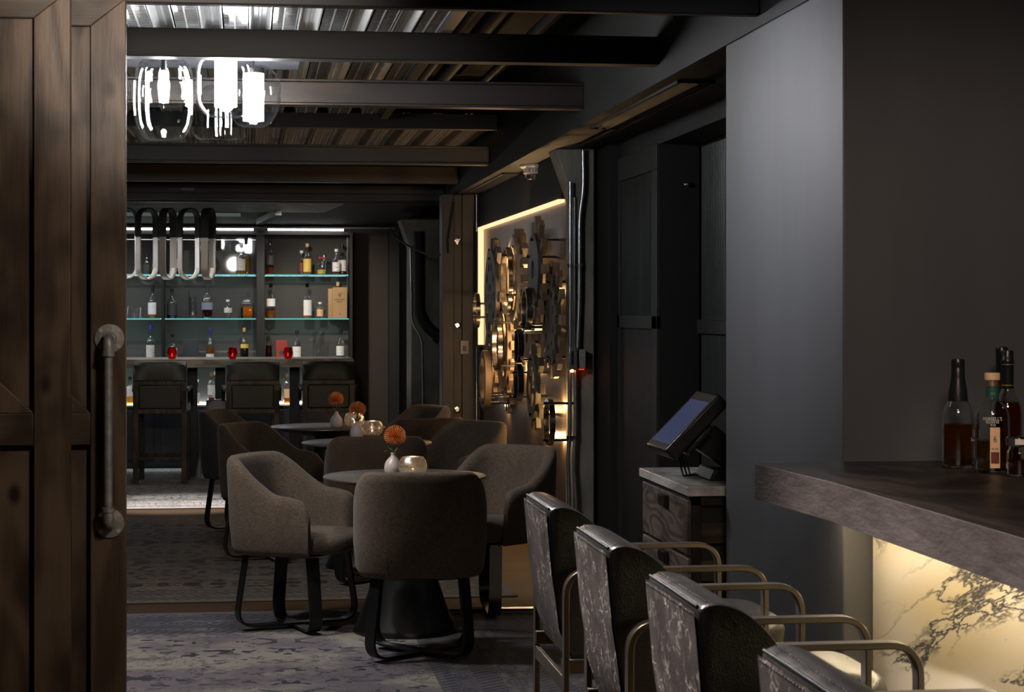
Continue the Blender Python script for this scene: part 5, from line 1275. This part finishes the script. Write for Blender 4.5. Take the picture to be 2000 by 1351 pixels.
# strap loops in front of the shelves
UY = 17.42
def loop(px, wpx, bot, split, ang, lab, first=None):
    q = pl(px, bot, Y=UY); s = (q.x*SI+q.y*CO)/F
    zs = pl(px, split, Y=UY).z-q.z; ztop = slope(UY+.3)-.02-q.z if UY > YE+.12 else 2.46-q.z
    l = thing('hanging_loop_lamp', lab, 'loop lamp', (q.x, q.y, q.z), R(ang), 'strap loop lamps in front of the shelves')
    hw = wpx*s/2/max(.25, abs(math.cos(R(ang)+TH)))
    hw = .092
    path = [Vector((-hw, 0, zs))]+[Vector((-hw*math.cos(PI*k/14), 0, hw-hw*math.sin(PI*k/14))) for k in range(15)]+[Vector((hw, 0, zs))]
    MB().strap(path, (0, 1, 0), .062, .010).build('metal_band', 'loopmetal', l, smooth=50)
    MB().strap([Vector((-hw, 0, zs)), Vector((-hw, 0, ztop-hw))]+[Vector((-hw*math.cos(PI*k/10), 0, ztop-hw+hw*math.sin(PI*k/10))) for k in range(1, 10)]+[Vector((hw, 0, ztop-hw)), Vector((hw, 0, zs))], (0, 1, 0), .070, .014).build('leather_strap', 'blackmatte', l, smooth=50)
    MB().strap([p*.94+Vector((0, 0, .012)) for p in path[1:-1]], (0, 1, 0), .028, .004).build('light_strip', 'loopled', l, smooth=50)
    return l
M['loopmetal'] = pm('satin nickel', (.80, .76, .70), .42, .9, (.72, .68, .62), 5)
M['loopled'] = emi('loop led', (1, .93, .84), .5)
for px, ang, bot, sp, lb in ((246, 20, 543, 459, 'strap loop lamp cut off by the sliding door'), (287, 40, 545, 463, 'strap loop lamp second from the sliding door'), (328, 62, 545, 463, 'strap loop lamp in the middle of the row'),
                         (369, 38, 545, 464, 'strap loop lamp second from the end of the row'), (407, 70, 545, 465, 'strap loop lamp at the end of the row farthest from the sliding door')):
    loop(px, 30, bot, sp, ang, lb)

# ================================================================ light
W = bpy.data.worlds.new('night'); bpy.context.scene.world = W; W.use_nodes = True
W.node_tree.nodes['Background'].inputs[0].default_value = (.5, .55, .65, 1); W.node_tree.nodes['Background'].inputs[1].default_value = .004
LT = lightobj
cool = (.86, .90, 1.0); warm = (1, .72, .45); neut = (1, .93, .85)
# gear wall backlights; one added in front brightens the pale wheel's face
for px, py, e in ((940, 600, 6), (989, 497, 9), (1003, 610, 7), (985, 640, 7), (1022, 640, 7), (1040, 570, 6), (1020, 720, 6), (975, 720, 5), (1092, 790, 4), (1092, 860, 2.4), (1035, 800, 6), (985, 790, 5), (1060, 850, 3)):
    p = pl(px, py, X=GX-(.172 if px == 989 else .03)); LT('POINT', 'gear_light', p, e*1.15, (1, .62, .28), .012)
# near bar lamps on the ceiling above the stools
for x, y, e in ((.2, 4.9, 10), (.2, 4.1, 10), (.2, 3.3, 9), (.2, 2.5, 8)):
    LT('SPOT', 'bar_ceiling_spot', (-.15, y+.75, 2.95), e*62, (1, .90, .86), .05, (.75, y, .95), spot_size=R(42), spot_blend=.8)
LT('SPOT', 'column_spot', (.45, 6.02, 2.60), 72, (.84, .87, 1.0), .12, (1.69, 6.15, 1.92), spot_size=R(66), spot_blend=1.)
LT('SPOT', 'door_fill', (1.0, 3.4, 2.9), 142, (1, .86, .70), .2, (-.95, 6.05, 1.55), spot_size=R(52), spot_blend=.8)  # added fill to brighten the sliding doors, no known lamp
LT('SPOT', 'counter_fill', (1.0, 2.1, 2.95), 250, (1, .80, .66), .45, (2.05, 5.5, 1.45), spot_size=R(38), spot_blend=.8)  # added to lift the column front, counter and bottles
LT('SPOT', 'lounge_fill', (-1.15, 8.38, 2.58), 130, (1, .95, .90), .15, (-.45, 8.6, 0), spot_size=R(115), spot_blend=.8)  # fill added from the left for the chairs and near rug
LT('SPOT', 'bottle_fill', (1.15, 3.1, 2.95), 75, (1, .86, .70), .1, (1.97, 5.12, 1.2), spot_size=R(13), spot_blend=.8)  # narrow fill added just for the near bottles
LT('SPOT', 'table_highlight_fill', (-.6, 7.2, 2.6), 60, (1, .95, .92), .08, (.5, 9.0, .3), spot_size=R(26), spot_blend=.8)  # added to put a highlight on the nearest table's base
LT('SPOT', 'beam_wash_fill', (-.2, 4.4, 2.28), 150, (1, .92, .84), .1, (-.3, 8.2, 2.62), spot_size=R(44), spot_blend=.9)  # made-up wash that brightens the front beam and header
LT('SPOT', 'rear_rug_spot', (-.6, 15.25, 2.47), 600, (1, .95, .92), .04, (-.5, 15.6, 0), spot_size=R(40), spot_blend=.6)
LT('SPOT', 'bar_table_fill', (-.7, 15.7, 2.47), 34, (1, .93, .80), .05, (-.8, 17.7, 1.0), spot_size=R(75), spot_blend=.8)  # extra fill for the front edge of the far bar table
LT('SPOT', 'back_wall_fill', (.3, 17.28, 2.36), 130, (1, .86, .72), .05, (.75, 19.0, 1.35), spot_size=R(62), spot_blend=.9)  # unseen fill added to brighten the taupe wall and far column
for z_ in SHZ+[zt-.02]:
    LT('AREA', 'shelf_light', ((xs[685]-4.3)/2, YF+.03, z_-.006), 4.3, (1., .97, .95), xs[685]+4.26, ((xs[685]-4.3)/2, YF+.2, z_-.42), size_y=.012)
LT('AREA', 'far_bar_downlight', (-1.2, 18.1, 2.22), 30, cool, 2.6, (-1.2, 18.1, 0), size_y=.12)

# ================================================================ camera
cam = bpy.data.cameras.new('camera'); co_ = bpy.data.objects.new('camera', cam); C.objects.link(co_)
co_.location = (0, 0, CAMH); co_.rotation_euler = (PI/2, 0, -TH)
cam.sensor_width = 36; cam.lens = F/2000*36; cam.shift_y = -(675.5-605)/2000
cam.clip_start = .05; cam.clip_end = 60
cam.dof.use_dof = True; cam.dof.focus_distance = 9.2; cam.dof.aperture_fstop = 16
sc = bpy.context.scene; sc.camera = co_
vs = sc.view_settings; vs.view_transform = 'Standard'; vs.look = 'None'; vs.exposure = 0.; vs.gamma = 1.; vs.use_curve_mapping = False
sc.display_settings.display_device = 'sRGB'
sc.cycles.max_bounces = 10; sc.cycles.transparent_max_bounces = 32; sc.cycles.transmission_bounces = 10; sc.cycles.glossy_bounces = 5; sc.cycles.diffuse_bounces = 4
sc.cycles.sample_clamp_indirect = 4.
sc.cycles.caustics_reflective = False
